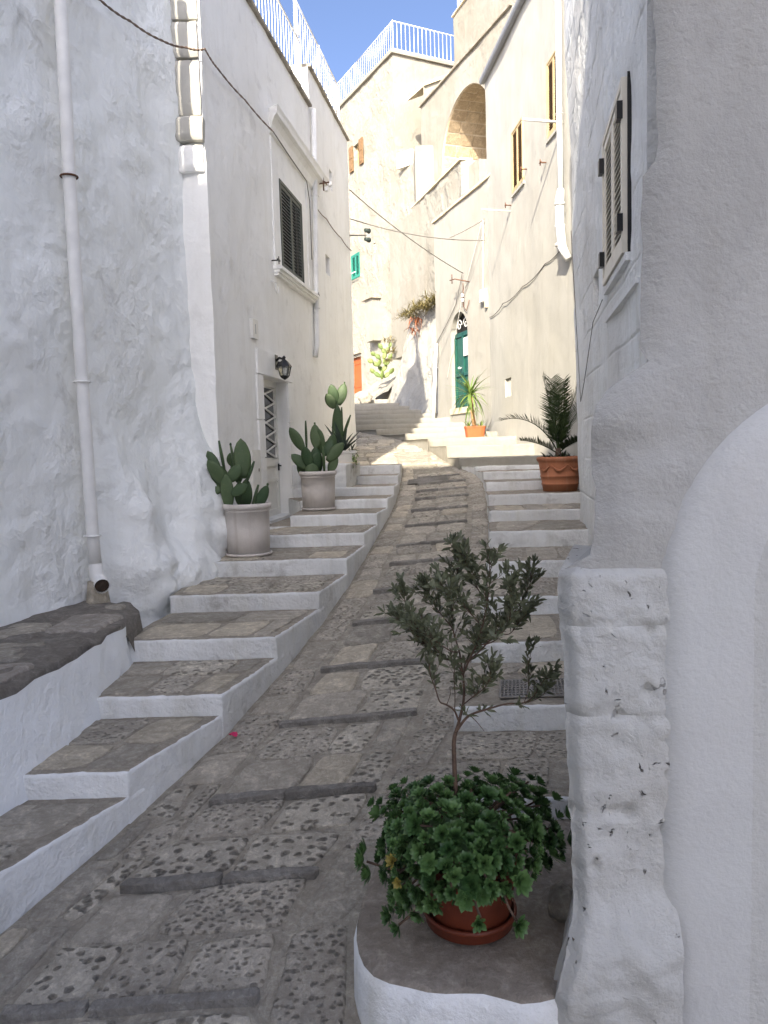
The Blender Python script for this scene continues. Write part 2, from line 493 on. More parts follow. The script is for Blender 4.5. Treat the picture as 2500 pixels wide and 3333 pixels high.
M['leaf_pad'] = leafy("cactus pad", (0.025, 0.062, 0.028), (0.06, 0.105, 0.05), 0.55, 0.4, 0, 9)
M['leaf_pad_sun'] = leafy("yellow green cactus pad", (0.08, 0.13, 0.03), (0.17, 0.21, 0.06), 0.55, 0.4, 0, 9)
M['leaf_agave'] = leafy("agave leaf", (0.035, 0.060, 0.045), (0.075, 0.105, 0.08), 0.5, 0.4, 0, 9)
M['leaf_palm'] = leafy("palm leaflet", (0.016, 0.030, 0.010), (0.05, 0.075, 0.025), 0.6, 0.2, 0.1, 9)
M['leaf_yucca'] = leafy("yucca leaf", (0.09, 0.16, 0.035), (0.22, 0.30, 0.08), 0.4, 0.5, 0.2, 6)
M['dry_grass'] = leafy("dry grass", (0.16, 0.14, 0.055), (0.30, 0.25, 0.11), 0.7, 0.2, 0.2, 9)
M['red_grass'] = leafy("reddish dry plant", (0.30, 0.10, 0.05), (0.42, 0.18, 0.09), 0.7, 0.2, 0.2, 9)
M['steel'] = plain("galvanised grate", (0.30, 0.285, 0.26), 0.6, 0.15, 20, 0.0, 0.4, 0.5)
M['paper'] = plain("white paper", (0.82, 0.80, 0.76), 0.7, 0.03)
M['ink'] = plain("grey print", (0.32, 0.20, 0.20), 0.8, 0.05)
M['ac'] = plain("air conditioner shell", (0.72, 0.70, 0.62), 0.5, 0.05)
M['lamp_glass'] = None
t = NT("clear lamp glass")
t.b.inputs["Transmission Weight"].default_value = 0.85
t.b.inputs["IOR"].default_value = 1.3
M['lamp_glass'] = t.done((0.9, 0.92, 0.9), None, 0.08, 0.5)
t = NT("window pane")
M['pane'] = t.done((0.06, 0.07, 0.075), None, 0.08, 0.6)
M['petal'] = plain("magenta petal", (0.50, 0.02, 0.10), 0.6, 0.1)
M['leaf_yellow'] = leafy("yellowing succulent leaf", (0.20, 0.20, 0.04), (0.30, 0.24, 0.06), 0.5, 0.4, 0.1, 18)

def cactus_skin(name, a, b):
    t = NT(name)
    p = t.pos((1, 1, 1), obj=True)
    oi = t.n("ShaderNodeObjectInfo")
    n1 = t.noise(p, 9, 5, 0.6)
    f = t.math('ADD', t.math('MULTIPLY', n1, 0.6), t.math('MULTIPLY', oi.outputs["Random"], 0.45))
    col = t.mix(t.ramp(f, 0.25, 0.85), a, b)
    col = t.mix(t.ramp(t.noise(p, 22, 6, .7), 0.60, 0.72, (0, 0, 0, 1), (.55, .55, .55, 1)), col, (0.17, 0.14, 0.075))
    v = t.n("ShaderNodeTexVoronoi"); v.inputs["Scale"].default_value = 34.0; v.inputs["Randomness"].default_value = 0.35
    t.l(p, v.inputs["Vector"])
    dots = t.ramp(v.outputs["Distance"], 0.10, 0.20, (1, 1, 1, 1), (0, 0, 0, 1))
    col = t.mix(t.math('MULTIPLY', dots, 0.6), col, (0.26, 0.24, 0.16))
    nrm = t.bump(dots, 0.004)
    return t.done(col, nrm, 0.55, 0.35)
M['leaf_pad'] = cactus_skin("spined cactus pad", (0.028, 0.062, 0.026), (0.085, 0.125, 0.055))
def pot_clay(name, c, stain):
    t = NT(name)
    p = t.pos()
    n1 = t.noise(p, 5.0, 5, 0.6); st = t.noise(t.pos((14, 14, 1.2)), 1.0, 5, 0.65)
    col = t.mix(t.ramp(n1, 0.35, 0.7), tuple(x * .9 for x in c), tuple(x * 1.08 for x in c))
    col = t.mix(t.ramp(st, 0.52, 0.72, (0, 0, 0, 1), (.5, .5, .5, 1)), col, stain)
    col = t.mix(t.ramp(t.noise(p, 30, 6, .7), 0.58, 0.75, (0, 0, 0, 1), (.35, .35, .35, 1)), col, stain)
    nrm = t.bump(t.noise(p, 70, 4), 0.003)
    return t.done(col, nrm, 0.8, 0.3)
M['pot_grey'] = pot_clay("pinkish grey clay", (0.62, 0.58, 0.54), (0.44, 0.385, 0.335))
M['terracotta'] = pot_clay("old terracotta", (0.38, 0.15, 0.075), (0.46, 0.27, 0.18))
M['pave_rib'] = stone("rib stone", (0.30, 0.288, 0.265), (0.40, 0.382, 0.35), pit=0.015)  # weathered stone, darkened to stand for the shade on the rib fronts
M['arch_inside'] = whitewash("worn arch plaster", (0.49, 0.495, 0.475), dirt=(0.45, 0.45, 0.43), lump=0.008, lump_scale=12, grain=0.006, grain_scale=48, dirt_amt=0.7, grime_amt=0.2, streak=0.2, blotch=0.5)
# ------------------------------------------------------------------ the lane: ground, ramp, steps
def interp(tab, x):
    if x <= tab[0][0]:
        (x0, y0), (x1, y1) = tab[0], tab[1]
    elif x >= tab[-1][0]:
        (x0, y0), (x1, y1) = tab[-2], tab[-1]
    else:
        for (x0, y0), (x1, y1) in zip(tab[:-1], tab[1:]):
            if x0 <= x <= x1: break
    return y0 + (y1 - y0) * (x - x0) / (x1 - x0)

SL = 0.162
XA = lambda y: -2.075 + 0.262 * (y - 8.41)          # left near house face
XB = lambda y: -3.146 + 0.16 * y          # left far house face
XR_ = lambda y: 0.797 + 0.168 * y         # right near house face
XF = lambda y: 4.233 - 0.10 * y           # right far house face
RAMP_L = [(-3, -4.2), (0, -3.1), (3.28, -1.78), (4.09, -1.40), (4.95, -1.07), (6.02, -0.77), (7.43, -0.43), (8.78, -0.22), (9.97, -0.03), (10.96, 0.13), (12.17, 0.25), (13.7, 0.34)]
RAMP_R = [(-3, 1.2), (0, 0.5), (2.5, -0.18), (3.2, -0.16), (4.36, 0.31), (4.82, 0.46), (7.59, 1.02), (8.7, 1.2), (9.94, 1.365), (11.6, 1.55), (12.63, 1.62), (13.3, 1.45), (13.7, 1.36)]
rl = lambda y: interp(RAMP_L, y)
rr = lambda y: interp(RAMP_R, y)
def ramp_z(x, y):
    if y > 13.7: return -2.60 + SL * y
    a, b = rl(y), rr(y)
    u = (x - a) / (b - a)
    return -2.65 + SL * y + 0.09 * max(-0.2, min(1.2, u))
def ramp_pt(u, y):
    a, b = rl(y), rr(y)
    return Vector((a + (b - a) * u, y, 0))

# ground sheet far below the masonry so nothing floats
mb = MB()
N = 24
vs = []
for j in range(N + 1):
    for i in range(N + 1):
        x = -220 + 440 * i / N; y = -200 + 440 * j / N
        vs.append((x, y, -4.2 + min(0, 0) + 0.15 * fbm((x * .03, y * .03, 0))))
mb.add(vs, [(j * (N + 1) + i, j * (N + 1) + i + 1, (j + 1) * (N + 1) + i + 1, (j + 1) * (N + 1) + i) for j in range(N) for i in range(N)], 0, True)
ground = tag(mb.build("ground", M['ground']), kind="structure")

# small paved junction behind the photographer
mb = MB()
mb.box(-9, 9, -3.4, -2.2, -3.6, -2.98)
tag(mb.build("junction_pavement", M['mortar']), kind="structure")

# ramp bed
mb = MB()
vs, fs = [], []
ys = [-2.3 + 0.2 * i for i in range(81)]
nu = 12
for y in ys:
    y = min(y, 13.7)
    for i in range(nu + 1):
        p = ramp_pt(-0.04 + 1.08 * i / nu, y)
        vs.append((p.x, p.y, ramp_z(p.x, p.y) + 0.012 * fbm((p.x * 3, p.y * 3, 1.0))))
for j in range(len(ys) - 1):
    for i in range(nu):
        a = j * (nu + 1) + i
        fs.append((a, a + 1, a + nu + 2, a + nu + 1))
mb.add(vs, fs, 0, True)
vs, fs = [], []
ny, nx = 30, 24
UP_L = [(13.6, -1.1), (16.2, -0.75), (16.5, -3.2), (20, -4.0)]
UP_R = [(13.6, 1.42), (14.3, 1.25), (16.2, 0.92), (18.6, -0.45), (20, -1.4)]
for j in range(ny + 1):
    y = 13.62 + (20 - 13.62) * j / ny
    a, b = interp(UP_L, y), interp(UP_R, y) + 0.05
    for i in range(nx + 1):
        x = a + (b - a) * i / nx
        vs.append((x, y, ramp_z(x, y) + 0.006 + 0.012 * fbm((x * 3, y * 3, 1.0))))
fs = [(j * (nx + 1) + i, j * (nx + 1) + i + 1, (j + 1) * (nx + 1) + i + 1, (j + 1) * (nx + 1) + i) for j in range(ny) for i in range(nx)]
mb.add(vs, fs, 0, True)
ramp = tag(mb.build("ramp", M['mortar']), kind="structure")

def slab_stone(quad, zf, proud, mat, parent, name="paving_stone", jit=0.012, thick=0.03, seed=0.0, rnd=0.02, n=4, dome=0.0, corner=None):
    """one irregular stone: quad = 4 corner Vectors (x,y), zf(x,y) = bed height"""
    c = sum(quad, Vector((0, 0, 0))) / 4
    outline = []
    for k in range(4):
        a, b = quad[k], quad[(k + 1) % 4]
        for i in range(n):
            t = i / n
            p = a.lerp(b, t)
            if i == 0:
                p = p + (c - p) * ((0.05 + 0.07 * hsh(seed, k, 1.3)) if corner is None else corner)
            nv = noise.noise_vector(Vector((p.x * 5 + seed, p.y * 5, seed * 3.1)))
            p = p + Vector((nv.x, nv.y, 0)) * jit
            outline.append(p)
    mb = MB()
    m = len(outline)
    span = min((quad[0] - quad[1]).length, (quad[1] - quad[2]).length)
    tx = (hsh(seed, 2.2) - .5) * 0.02; ty = (hsh(seed, 4.1) - .5) * 0.03
    def top(p): return zf(p.x, p.y) + proud + tx * (p.x - c.x) + ty * (p.y - c.y)
    r = min(rnd, span * 0.2)
    rings = []
    for inset, dz in ((0.0, -thick), (0.0, -r * 0.55), (r * 0.45, -r * 0.12), (r * 1.3, 0.0), (span * 0.28, 0.0)):
        ring = []
        for p in outline:
            d = c - p
            q = p + d * min(0.9, inset / max(d.length, 1e-4))
            wz = 0.006 * noise.noise(Vector((q.x * 9, q.y * 9, seed))) if dz > -r * .5 else 0
            ring.append(Vector((q.x, q.y, top(q) + dz + wz + (dome if inset > r else 0))))
        rings.append(ring)
    vs = [v for ring in rings for v in ring] + [Vector((c.x, c.y, top(c) + dome))]
    fs = []
    for k in range(len(rings) - 1):
        for i in range(m):
            fs.append((k * m + i, k * m + (i + 1) % m, (k + 1) * m + (i + 1) % m, (k + 1) * m + i))
    L = len(rings) - 1
    for i in range(m): fs.append((L * m + i, L * m + (i + 1) % m, len(vs) - 1))
    mb.add(vs, fs, 0, True)
    return mb.build(name, mat, parent)

rng = random.Random(7)
def pick(r, tab):
    t = r * sum(w for w, _ in tab)
    for w, k in tab:
        t -= w
        if t <= 0: return k
    return tab[-1][1]

RIBS = [1.35, 2.1, 2.82, 3.50, 4.16, 4.98, 5.79, 6.69, 7.48, 8.32, 9.03, 9.90, 10.69, 11.40, 11.94, 12.45, 12.95, 13.35]
STONES = [(5, 'pave_dimple'), (4, 'pave_fine'), (4, 'pave_worn'), (1.3, 'pave_pale')]
sd = 0
U0, U1 = 0.22, 0.80
def region(u0, u1, y0, y1, gap, mat, proud=0.012, **kw):
    global sd
    sd += 1
    jq = 0.012 if kw.get('corner') is not None else 0.04
    gu = gap / max(0.2, (rr((y0 + y1) / 2) - rl((y0 + y1) / 2)))
    q = [ramp_pt(u0 + gu, y0 + gap), ramp_pt(u1 - gu, y0 + gap), ramp_pt(u1 - gu, y1 - gap), ramp_pt(u0 + gu, y1 - gap)]
    for k in range(4):
        q[k] = q[k] + Vector(((hsh(sd, k, 5) - .5) * jq, (hsh(sd, k, 9) - .5) * jq, 0))
    far = y0 > 8
    return slab_stone(q, ramp_z, proud, M[mat], ramp, seed=sd * 1.7, n=3 if far else 5, jit=0.010 if far else 0.016, **kw)
for ri in range(len(RIBS) - 1):
    ya, yb = RIBS[ri], RIBS[ri + 1]
    # raised kerb rib across the middle of the ramp
    if ya > 2.5:
        cuts = [U0 + 0.02 * rng.uniform(-1, 1)]
        while cuts[-1] < U1 - 0.12: cuts.append(min(U1, cuts[-1] + rng.uniform(0.16, 0.34)))
        if U1 - cuts[-1] > 0.03: cuts[-1] = U1
        for a, b in zip(cuts[:-1], cuts[1:]):
            region(a, b, ya - 0.026, ya + 0.026, 0.002, 'pave_rib', proud=rng.uniform(0.032, 0.045), rnd=0.016, thick=0.08, corner=0.02)
    y0, y1 = ya + 0.026, yb - 0.026
    rows = 2 if y1 - y0 > 0.42 else 1
    yc = [y0] + ([y0 + (y1 - y0) * rng.uniform(.42, .58)] if rows == 2 else []) + [y1]
    for r0, r1 in zip(yc[:-1], yc[1:]):
        cuts = [U0]
        while U1 - cuts[-1] > 0.30: cuts.append(cuts[-1] + rng.uniform(0.17, 0.33))
        cuts.append(U1)
        if len(cuts) > 2 and cuts[-1] - cuts[-2] < 0.12: cuts.pop(-2)
        for a, b in zip(cuts[:-1], cuts[1:]):
            region(a, b, r0, r1, 0.016, pick(rng.random(), STONES), proud=rng.uniform(0.008, 0.02))
# side strips
for (ua, ub, tab) in ((0.015, U0 - 0.015, [(3, 'pave_fine'), (3, 'pave_pale'), (3, 'pave_worn'), (2, 'pave_dimple')]), (U1 + 0.02, 0.985, [(4, 'pave_fine'), (2, 'pave_dimple'), (3, 'pave_worn')])):
    y = 2.2
    while y < 13.3:
        w = rng.uniform(0.28, 0.55)
        if ub < 0.5 and y < 4.5 and rng.random() < 0.6:
            um = (ua + ub) / 2 + 0.02 * rng.uniform(-1, 1)
            region(ua, um, y, y + w, 0.014, pick(rng.random(), tab)); region(um, ub, y, y + w, 0.014, pick(rng.random(), tab))
        else:
            region(ua, ub, y, y + w, 0.014, pick(rng.random(), tab))
        y += w
# upper bend of the ramp: long low courses
y = 13.75
while y < 18.4:
    w = rng.uniform(0.34, 0.5)
    a, b = interp(UP_L, y + w) + 0.1, min(interp(UP_R, y), interp(UP_R, y + w)) - 0.06
    x = max(a, -1.0)
    while x < b - 0.15:
        dx = rng.uniform(0.3, 0.7)
        x1 = min(b, x + dx)
        sd += 1
        q = [Vector((x + .015, y + .02, 0)), Vector((x1 - .015, y + .02, 0)), Vector((x1 - .015, y + w - .02, 0)), Vector((x + .015, y + w - .02, 0))]
        slab_stone(q, ramp_z, rng.uniform(0.015, 0.03), M[pick(rng.random(), [(3, 'pave_fine'), (3, 'pave_worn'), (3, 'pave_pale')])], ramp, seed=sd * 1.7, n=3)
        x = x1
    y += w

# ---- stepped blocks
def step_block(name, quad, zt, zb, parent, mats, seed=0.0, amp=0.008, cell=0.04, zback=None):
    """quad: front-left, front-right, back-right, back-left; top = material 1, sides = material 0"""
    fl, fr_, br, bl = [Vector((p[0], p[1], 0)) for p in quad]
    nu = max(2, int(max((fr_ - fl).length, (br - bl).length) / cell))
    nv = max(2, int(max((bl - fl).length, (br - fr_).length) / cell))
    nz = max(2, int((zt - zb) / (cell * 0.6)))
    mb = MB(); key = {}
    lapv = 0.014 / max((bl - fl).length, (br - fr_).length); lapu = 1 - 0.014 / max((fr_ - fl).length, (br - bl).length)
    def P(u, v, z, edge):
        p = fl.lerp(fr_, u).lerp(bl.lerp(br, u), v)
        k = (round(u, 4), round(v, 4), round(z, 4))
        if k not in key:
            q = Vector((p.x, p.y, z))
            n3 = noise.noise_vector(q * 5 + Vector((seed, 0, 0)))
            n4 = noise.noise_vector(q * 17 + Vector((seed, 3, 0)))
            q = q + Vector((n3.x, n3.y, n3.z * 0.7)) * amp + Vector((n4.x, n4.y, n4.z * .6)) * amp * 0.5
            if edge: q.z -= 0.006
            if z == zt:
                rag = 0.016 * noise.noise(Vector((p.x * 23 + seed, p.y * 23, 1.0))) + 0.010 * noise.noise(Vector((p.x * 61, p.y * 61, seed)))
                if abs(v - lapv) < 1e-6: q.y += max(-0.011, rag)
                if abs(u - lapu) < 1e-6: q.x -= max(-0.011, rag)
            mb.v.append(q); key[k] = len(mb.v) - 1
        return key[k]
    def face(a, b, c, d, mi):
        mb.f.append([a, b, c, d]); mb.m.append(mi); mb.sm.append(True)
    D_ = max((bl - fl).length, (br - fr_).length); W_ = max((fr_ - fl).length, (br - bl).length)
    US = sorted(set([i / nu for i in range(nu + 1)] + [1 - 0.014 / W_]))
    VS = sorted(set([j / nv for j in range(nv + 1)] + [0.014 / D_]))
    for i in range(len(US) - 1):
        for j in range(len(VS) - 1):
            u0, u1, v0, v1 = US[i], US[i + 1], VS[j], VS[j + 1]
            f = [P(u0, v0, zt, v0 == 0 or u0 == 0 or u0 == 1), P(u1, v0, zt, v0 == 0 or u1 == 1), P(u1, v1, zt, u1 == 1), P(u0, v1, zt, u0 == 0)]
            mi = 1
            pc_ = fl.lerp(fr_, (u0 + u1) / 2).lerp(bl.lerp(br, (u0 + u1) / 2), (v0 + v1) / 2)
            if v1 <= 0.0141 / D_ or u0 >= 1 - 0.0141 / W_: mi = 0
            face(*f, mi)
    VSX, USX = VS, US
    zz = [zb + (zt - zb) * k / nz for k in range(nz + 1)]
    for i in range(len(US) - 1):
        for k in range(nz):
            face(P(US[i], 0, zz[k], 0), P(US[i + 1], 0, zz[k], 0), P(US[i + 1], 0, zz[k + 1], k + 1 == nz), P(US[i], 0, zz[k + 1], k + 1 == nz), 0)
    for j in range(len(VS) - 1):
        for k in range(nz):
            for u in (0, 1):
                face(P(u, VS[j], zz[k], 0), P(u, VS[j + 1], zz[k], 0), P(u, VS[j + 1], zz[k + 1], k + 1 == nz), P(u, VS[j], zz[k + 1], k + 1 == nz), 0)
    return mb.build(name, mats, parent)

def tread_stones(parent, quad, zt, rows, tab, seed, gap=0.014, inset=0.03):
    fl, fr_, br, bl = [Vector((p[0], p[1], 0)) for p in quad]
    r2 = random.Random(seed)
    def P(u, v): return fl.lerp(fr_, u).lerp(bl.lerp(br, u), v)
    vs = [0.04] + [0.04 + (0.96 - 0.04) * (k + r2.uniform(-.12, .12)) / rows for k in range(1, rows)] + [0.97]
    W = (fr_ - fl).length
    for a, b in zip(vs[:-1], vs[1:]):
        u = inset / W
        while u < 1 - inset / W - 0.02:
            du = r2.uniform(0.26, 0.62) / W
            u1 = u + du
            if u1 > 1 - inset / W - 0.12 / W: u1 = 1 - inset / W
            g = gap / W; D = (bl - fl).length; gv = gap / max(D, .1)
            q = [P(u + g, a + gv), P(u1 - g, a + gv), P(u1 - g, b - gv), P(u + g, b - gv)]
            q = [p + Vector(((r2.random() - .5) * .03, (r2.random() - .5) * .03, 0)) for p in q]
            slab_stone(q, lambda x, y: zt, r2.uniform(0.004, 0.011), M[pick(r2.random(), tab)], parent, seed=seed + u * 9 + a * 5, n=4, jit=0.014, rnd=0.010, thick=0.02)
            u = u1

zs_ = lambda y: -2.5 + SL * y
# left flight
left_steps = empty("left_steps", (-1.4, 4.0, -2.2), kind="structure")
LR = [2.2, 3.1, 4.03, 4.90, 5.75, 6.75, 7.70, 8.70, 9.60, 10.48, 11.26, 12.05, 12.85, 13.75]
LXL = [(2.0, -2.5), (4.03, -2.25), (4.9, -2.12), (5.8, -2.06), (6.8, -1.92), (7.8, -1.95), (8.7, -1.90), (9.59, -1.75), (9.6, -1.18), (11.2, -1.12), (11.26, -1.45), (14, -1.0)]
TT = [(4, 'pave_worn'), (2.2, 'pave_pale'), (2, 'pave_fine'), (1, 'pave_dimple')]
for i in range(len(LR) - 1):
    y0, y1 = LR[i], LR[i + 1]
    zt = zs_(y1)
    xl0, xl1 = interp(LXL, y0 + 0.005), interp(LXL, y1 + 0.005)
    q = [(xl0, y0), (rl(y0) + 0.0, y0), (rl(y1 + .12), y1 + 0.12), (xl1, y1 + 0.12)]
    st = step_block("step", q, zt, zs_(y0) - 0.55, left_steps, [M['wash_step'], M['tread']], seed=i * 2.3)
    if 2.9 < y0 < 9.5:
        q2 = [(xl0 + .02, y0 + .02), (rl(y0) - 0.03, y0 + .02), (rl(y1) - 0.03, y1 - .01), (xl1 + .02, y1 - .01)]
        tread_stones(st, q2, zt, 2 if y0 < 8 else 1, TT, 100 + i)
# door landing beside the house wall
q = [(-1.95, 8.72), (-1.16, 8.72), (-1.16, 11.35), (-1.5, 11.35)]
step_block("landing", [(-1.9, 9.62), (-1.12, 9.62), (-1.10, 11.3), (-1.6, 11.3)], zs_(9.6) + 0.006, -1.6, left_steps, [M['wash_step'], M['tread']], seed=55)
# whitewashed block that carries the agave planter
step_block("plinth", [(-1.50, 11.28), (-0.54, 11.28), (-0.36, 12.35), (-1.25, 12.35)], -0.20, -1.2, left_steps, [M['wash_step'], M['wash_step']], seed=77, amp=0.015)

# right flight
right_steps = empty("right_steps", (1.4, 4.6, -2.0), kind="structure")
RT = [3.70, 4.61, 5.57, 6.49, 7.43, 8.46, 9.58, 10.42, 11.33, 12.14, 12.92, 13.35, 14.25, 15.47]
def rx(y): return XR_(y) + 0.12 if y < 9.2 else XF(y) + 0.10
RXL = lambda y: rr(y) if y < 13.0 else interp([(13.0, 1.50), (13.35, 1.33), (14.25, 1.18), (15.47, 0.95), (16.2, 0.90)], y)
RZ = {}
for i in range(len(RT) - 1):
    y0, y1 = RT[i], RT[i + 1]
    zt = zs_(y1) if y1 < 15 else 0.02
    sl = -0.010
    q = [(RXL(y0), y0), (rx(y0) , y0 - 0.02), (rx(y1 + .12), y1 + 0.12), (RXL(y1) , y1 + 0.12)]
    RZ[i] = zt
    st = step_block("step", q, zt, zs_(y0) - 0.55, right_steps, [M['wash_step'] if y0 < 13 else M['wash_step_sun'], M['tread'] if y0 < 12.9 else M['wash_step_sun']], seed=31 + i * 2.3, amp=0.011)
    if y0 < 9.6:
        q2 = [(RXL(y0) + .03, y0 + .03), (rx(y0) - 0.15, y0 + .03), (rx(y1) - 0.15, y1 - .02), (RXL(y1) + .03, y1 - .02)]
        if i == 1: q2[0] = (RXL(y0) + .03, y0 + 0.62); q2[1] = (rx(y0) - 0.15, y0 + .62)
        tread_stones(st, q2, zt, 2 if i == 0 else 1, [(4, 'pave_fine'), (3, 'pave_worn'), (1, 'pave_dimple'), (.5, 'pave_pale')], 300 + i)
# block with rounded corner under the potted tree
mb = MB()
top, bot = -1.865, -2.9
outline = []
outline = [(-0.09, 3.30), (-0.15, 3.05), (-0.165, 2.90), (-0.163, 2.80), (-0.152, 2.72), (-0.13, 2.65), (-0.095, 2.59), (-0.04, 2.55), (0.03, 2.525)]
for k in range(1, 10): outline.append((0.03 + 0.58 * k / 9, 2.52 - 0.075 * min(1, k / 6) - 0.010 * sin(k * 1.3)))
outline += [(0.72, 2.56), (0.95, 2.75), (1.25, 3.0), (1.25, 3.76)]
for k in range(1, 8): outline.append((1.25 - 1.15 * k / 8, 3.76))
outline += [(0.06, 3.74), (-0.0, 3.55)]
m = len(outline)
cen = Vector((0.45, 3.0, 0))
lev = [(bot, 0.0), (-2.3, 0.0), (-2.12, 0.0), (-2.0, 0.0), (-1.93, 0.003), (top - 0.012, 0.012), (top, 0.035)]
vs = []
for z, ins in lev:
    for x, y in outline:
        p = Vector((x, y, 0)); d = cen - p
        p = p + d * ins / d.length
        nv = noise.noise_vector(Vector((p.x * 6, p.y * 6, z * 6)))
        vs.append((p.x + nv.x * .012, p.y + nv.y * .012, z + nv.z * .006))
for fr2 in (0.35, 0.7):
    for x, y in outline:
        p = Vector((x, y, 0)).lerp(cen, fr2)
        vs.append((p.x, p.y, top + 0.008 * noise.noise(Vector((p.x * 6, p.y * 6, 2)))))
vs.append((cen.x, cen.y, top))
nl = len(lev) + 2
fs = [(k * m + i, k * m + (i + 1) % m, (k + 1) * m + (i + 1) % m, (k + 1) * m + i) for k in range(nl - 1) for i in range(m)]
for k, f in enumerate(fs):
    mb.add([], [], 0)
b0 = mb.add(vs, [], 0)
for k in range(nl - 1):
    for i in range(m):
        mb.f.append([k * m + i, k * m + (i + 1) % m, (k + 1) * m + (i + 1) % m, (k + 1) * m + i])
        mb.m.append(1 if k >= len(lev) - 2 else 0); mb.sm.append(True)
for i in range(m):
    mb.f.append([(nl - 1) * m + i, (nl - 1) * m + (i + 1) % m, nl * m]); mb.m.append(1); mb.sm.append(True)
mb.build("step", [M['wash_step'], M['worn_top']], right_steps)

# far flight up to the retaining wall
far_steps = empty("far_steps", (0.5, 16.0, 0.0), kind="structure")
FR = [15.47, 17.0, 18.0, 19.0, 19.9, 20.8, 21.8, 22.8, 23.8, 24.8, 25.8]
FZ = [0.18, 0.32, 0.46, 0.60, 0.76, 0.92, 1.08, 1.24, 1.40, 1.58, 1.8]
FXL = [(15.47, 0.93), (16.2, 0.86), (17.0, 0.50), (18.0, -0.12), (18.6, -0.5), (19.0, -0.8), (20, -1.8), (26, -3.5)]
FXR = [(15.47, XF(15.47) + .1), (17.5, 2.6), (20.7, 1.65), (26, -0.2)]
for i in range(len(FR)):
    y0 = FR[i]; y1 = FR[i + 1] if i + 1 < len(FR) else 29.0
    q = [(interp(FXL, y0), y0), (interp(FXR, y0), y0), (interp(FXR, y1 + .1) + .2, y1 + .1), (interp(FXL, y1 + .1), y1 + .1)]
    step_block("step", q, FZ[i], -0.6, far_steps, [M['wash_step_sun'], M['wash_step_sun']], seed=81 + i * 1.3, amp=0.025, cell=0.14)

def smooth01(t):
    t = max(0., min(1., t)); return t * t * (3 - 2 * t)
# rock ledge at the foot of the left house
mb = MB()
rows = []
ny = 44
for j in range(ny + 1):
    y = 1.5 + (6.42 - 1.5) * j / ny
    xw = XA(y) - 0.1
    xf = interp([(1.5, -2.62), (4.1, -2.07), (5.0, -1.98), (5.6, -1.93), (6.1, -1.98), (6.42, -2.15)], y)
    for i in range(11):
        t = i / 10
        if t <= 0.8:
            x = xw + (xf - xw) * t / 0.8; z = -1.22 - 0.02 * (t > .75) + 0.02 * fbm((x * 3, y * 3, 2), 3)
        else:
            x = xf + 0.01 * (t - .8) / .2; z = -1.22 - 0.02 - (t - 0.8) / 0.2 * (0.05 + 0.34 * smooth01((y - 5.55) / .35))
        q = Vector((x, y, z)); nv = noise.noise_vector(q * 4.5); n2 = noise.noise_vector(q * 15)
        rows.append(q + Vector((nv.x * .03, nv.y * .02, nv.z * .03)) + n2 * 0.016)
fs = [(j * 11 + i, j * 11 + i + 1, (j + 1) * 11 + i + 1, (j + 1) * 11 + i) for j in range(ny) for i in range(10)]
mb.add(rows, fs, 0, True)
# blunt end of the ledge
e = ny * 11
mb.add([rows[e + i] for i in range(11)] + [Vector((rows[e + i].x, rows[e + i].y + .08, -1.9)) for i in range(11)], [(i, i + 1, 12 + i, 11 + i) for i in range(10)], 0, True)
ledge = tag(mb.build("rock_ledge", M['ledge']), "dark lichen-stained rock ledge along the foot of the left wall", "ledge")
for k, (x, y, w, d) in enumerate([(-2.22, 5.55, .42, .62), (-2.42, 4.75, .36, .46), (-2.26, 6.12, .3, .22), (-2.6, 5.35, .3, .5), (-2.25, 4.3, .3, .36), (-2.62, 4.2, .32, .5)]):
    q = [Vector((x - w / 2, y - d / 2, 0)), Vector((x + w / 2, y - d / 2 + .05, 0)), Vector((x + w / 2, y + d / 2, 0)), Vector((x - w / 2, y + d / 2, 0))]
    slab_stone(q, lambda x, y: -1.225, 0.02, M['ledge_pale'] if k in (0, 4) else M['pave_worn'], ledge, "ledge_stone", seed=400 + k * 7, n=5, jit=.04, rnd=.03)
# limewashed footing under the ledge
mb = MB(); rows = []
for j in range(ny + 1):
    y = 1.5 + (6.42 - 1.5) * j / ny
    xf = interp([(1.5, -2.62), (4.1, -2.06), (5.0, -1.97), (5.6, -1.99), (6.1, -2.05), (6.42, -2.2)], y)
    zb = zs_(y) - 0.4
    for i in range(13):
        t = i / 12
        x = xf + 0.035 + 0.14 * t ** 1.2 - 0.02 * smooth01((y - 5.6) / .3); z = -1.262 + (zb + 1.262) * t ** 0.9
        q = Vector((x, y, z)); nv = noise.noise_vector(q * 3.5); n2 = noise.noise_vector(q * 12)
        rows.append(q + nv * 0.035 + n2 * 0.012)
mb.add(rows, [(j * 13 + i, j * 13 + i + 1, (j + 1) * 13 + i + 1, (j + 1) * 13 + i) for j in range(ny) for i in range(12)], 0, True)
mb.build("footing", M['wash_blue'], ledge)
# ------------------------------------------------------------------ houses
def rough(amp1=0.03, s1=1.1, amp2=0.012, s2=5.0, off=0.0):
    def f(u, z):
        return amp1 * fbm((u * s1 + off, z * s1, off), 3) + amp2 * fbm((u * s2, z * s2 + off, 2.0), 3)
    return f

def core(house, fr, u0, u1, z0, z1, k0, k1, mat, name="wall"):
    mb = MB()
    fr.box(mb, u0, u1, z0, z1, -k1, -k0)
    return mb.build(name, mat, house)

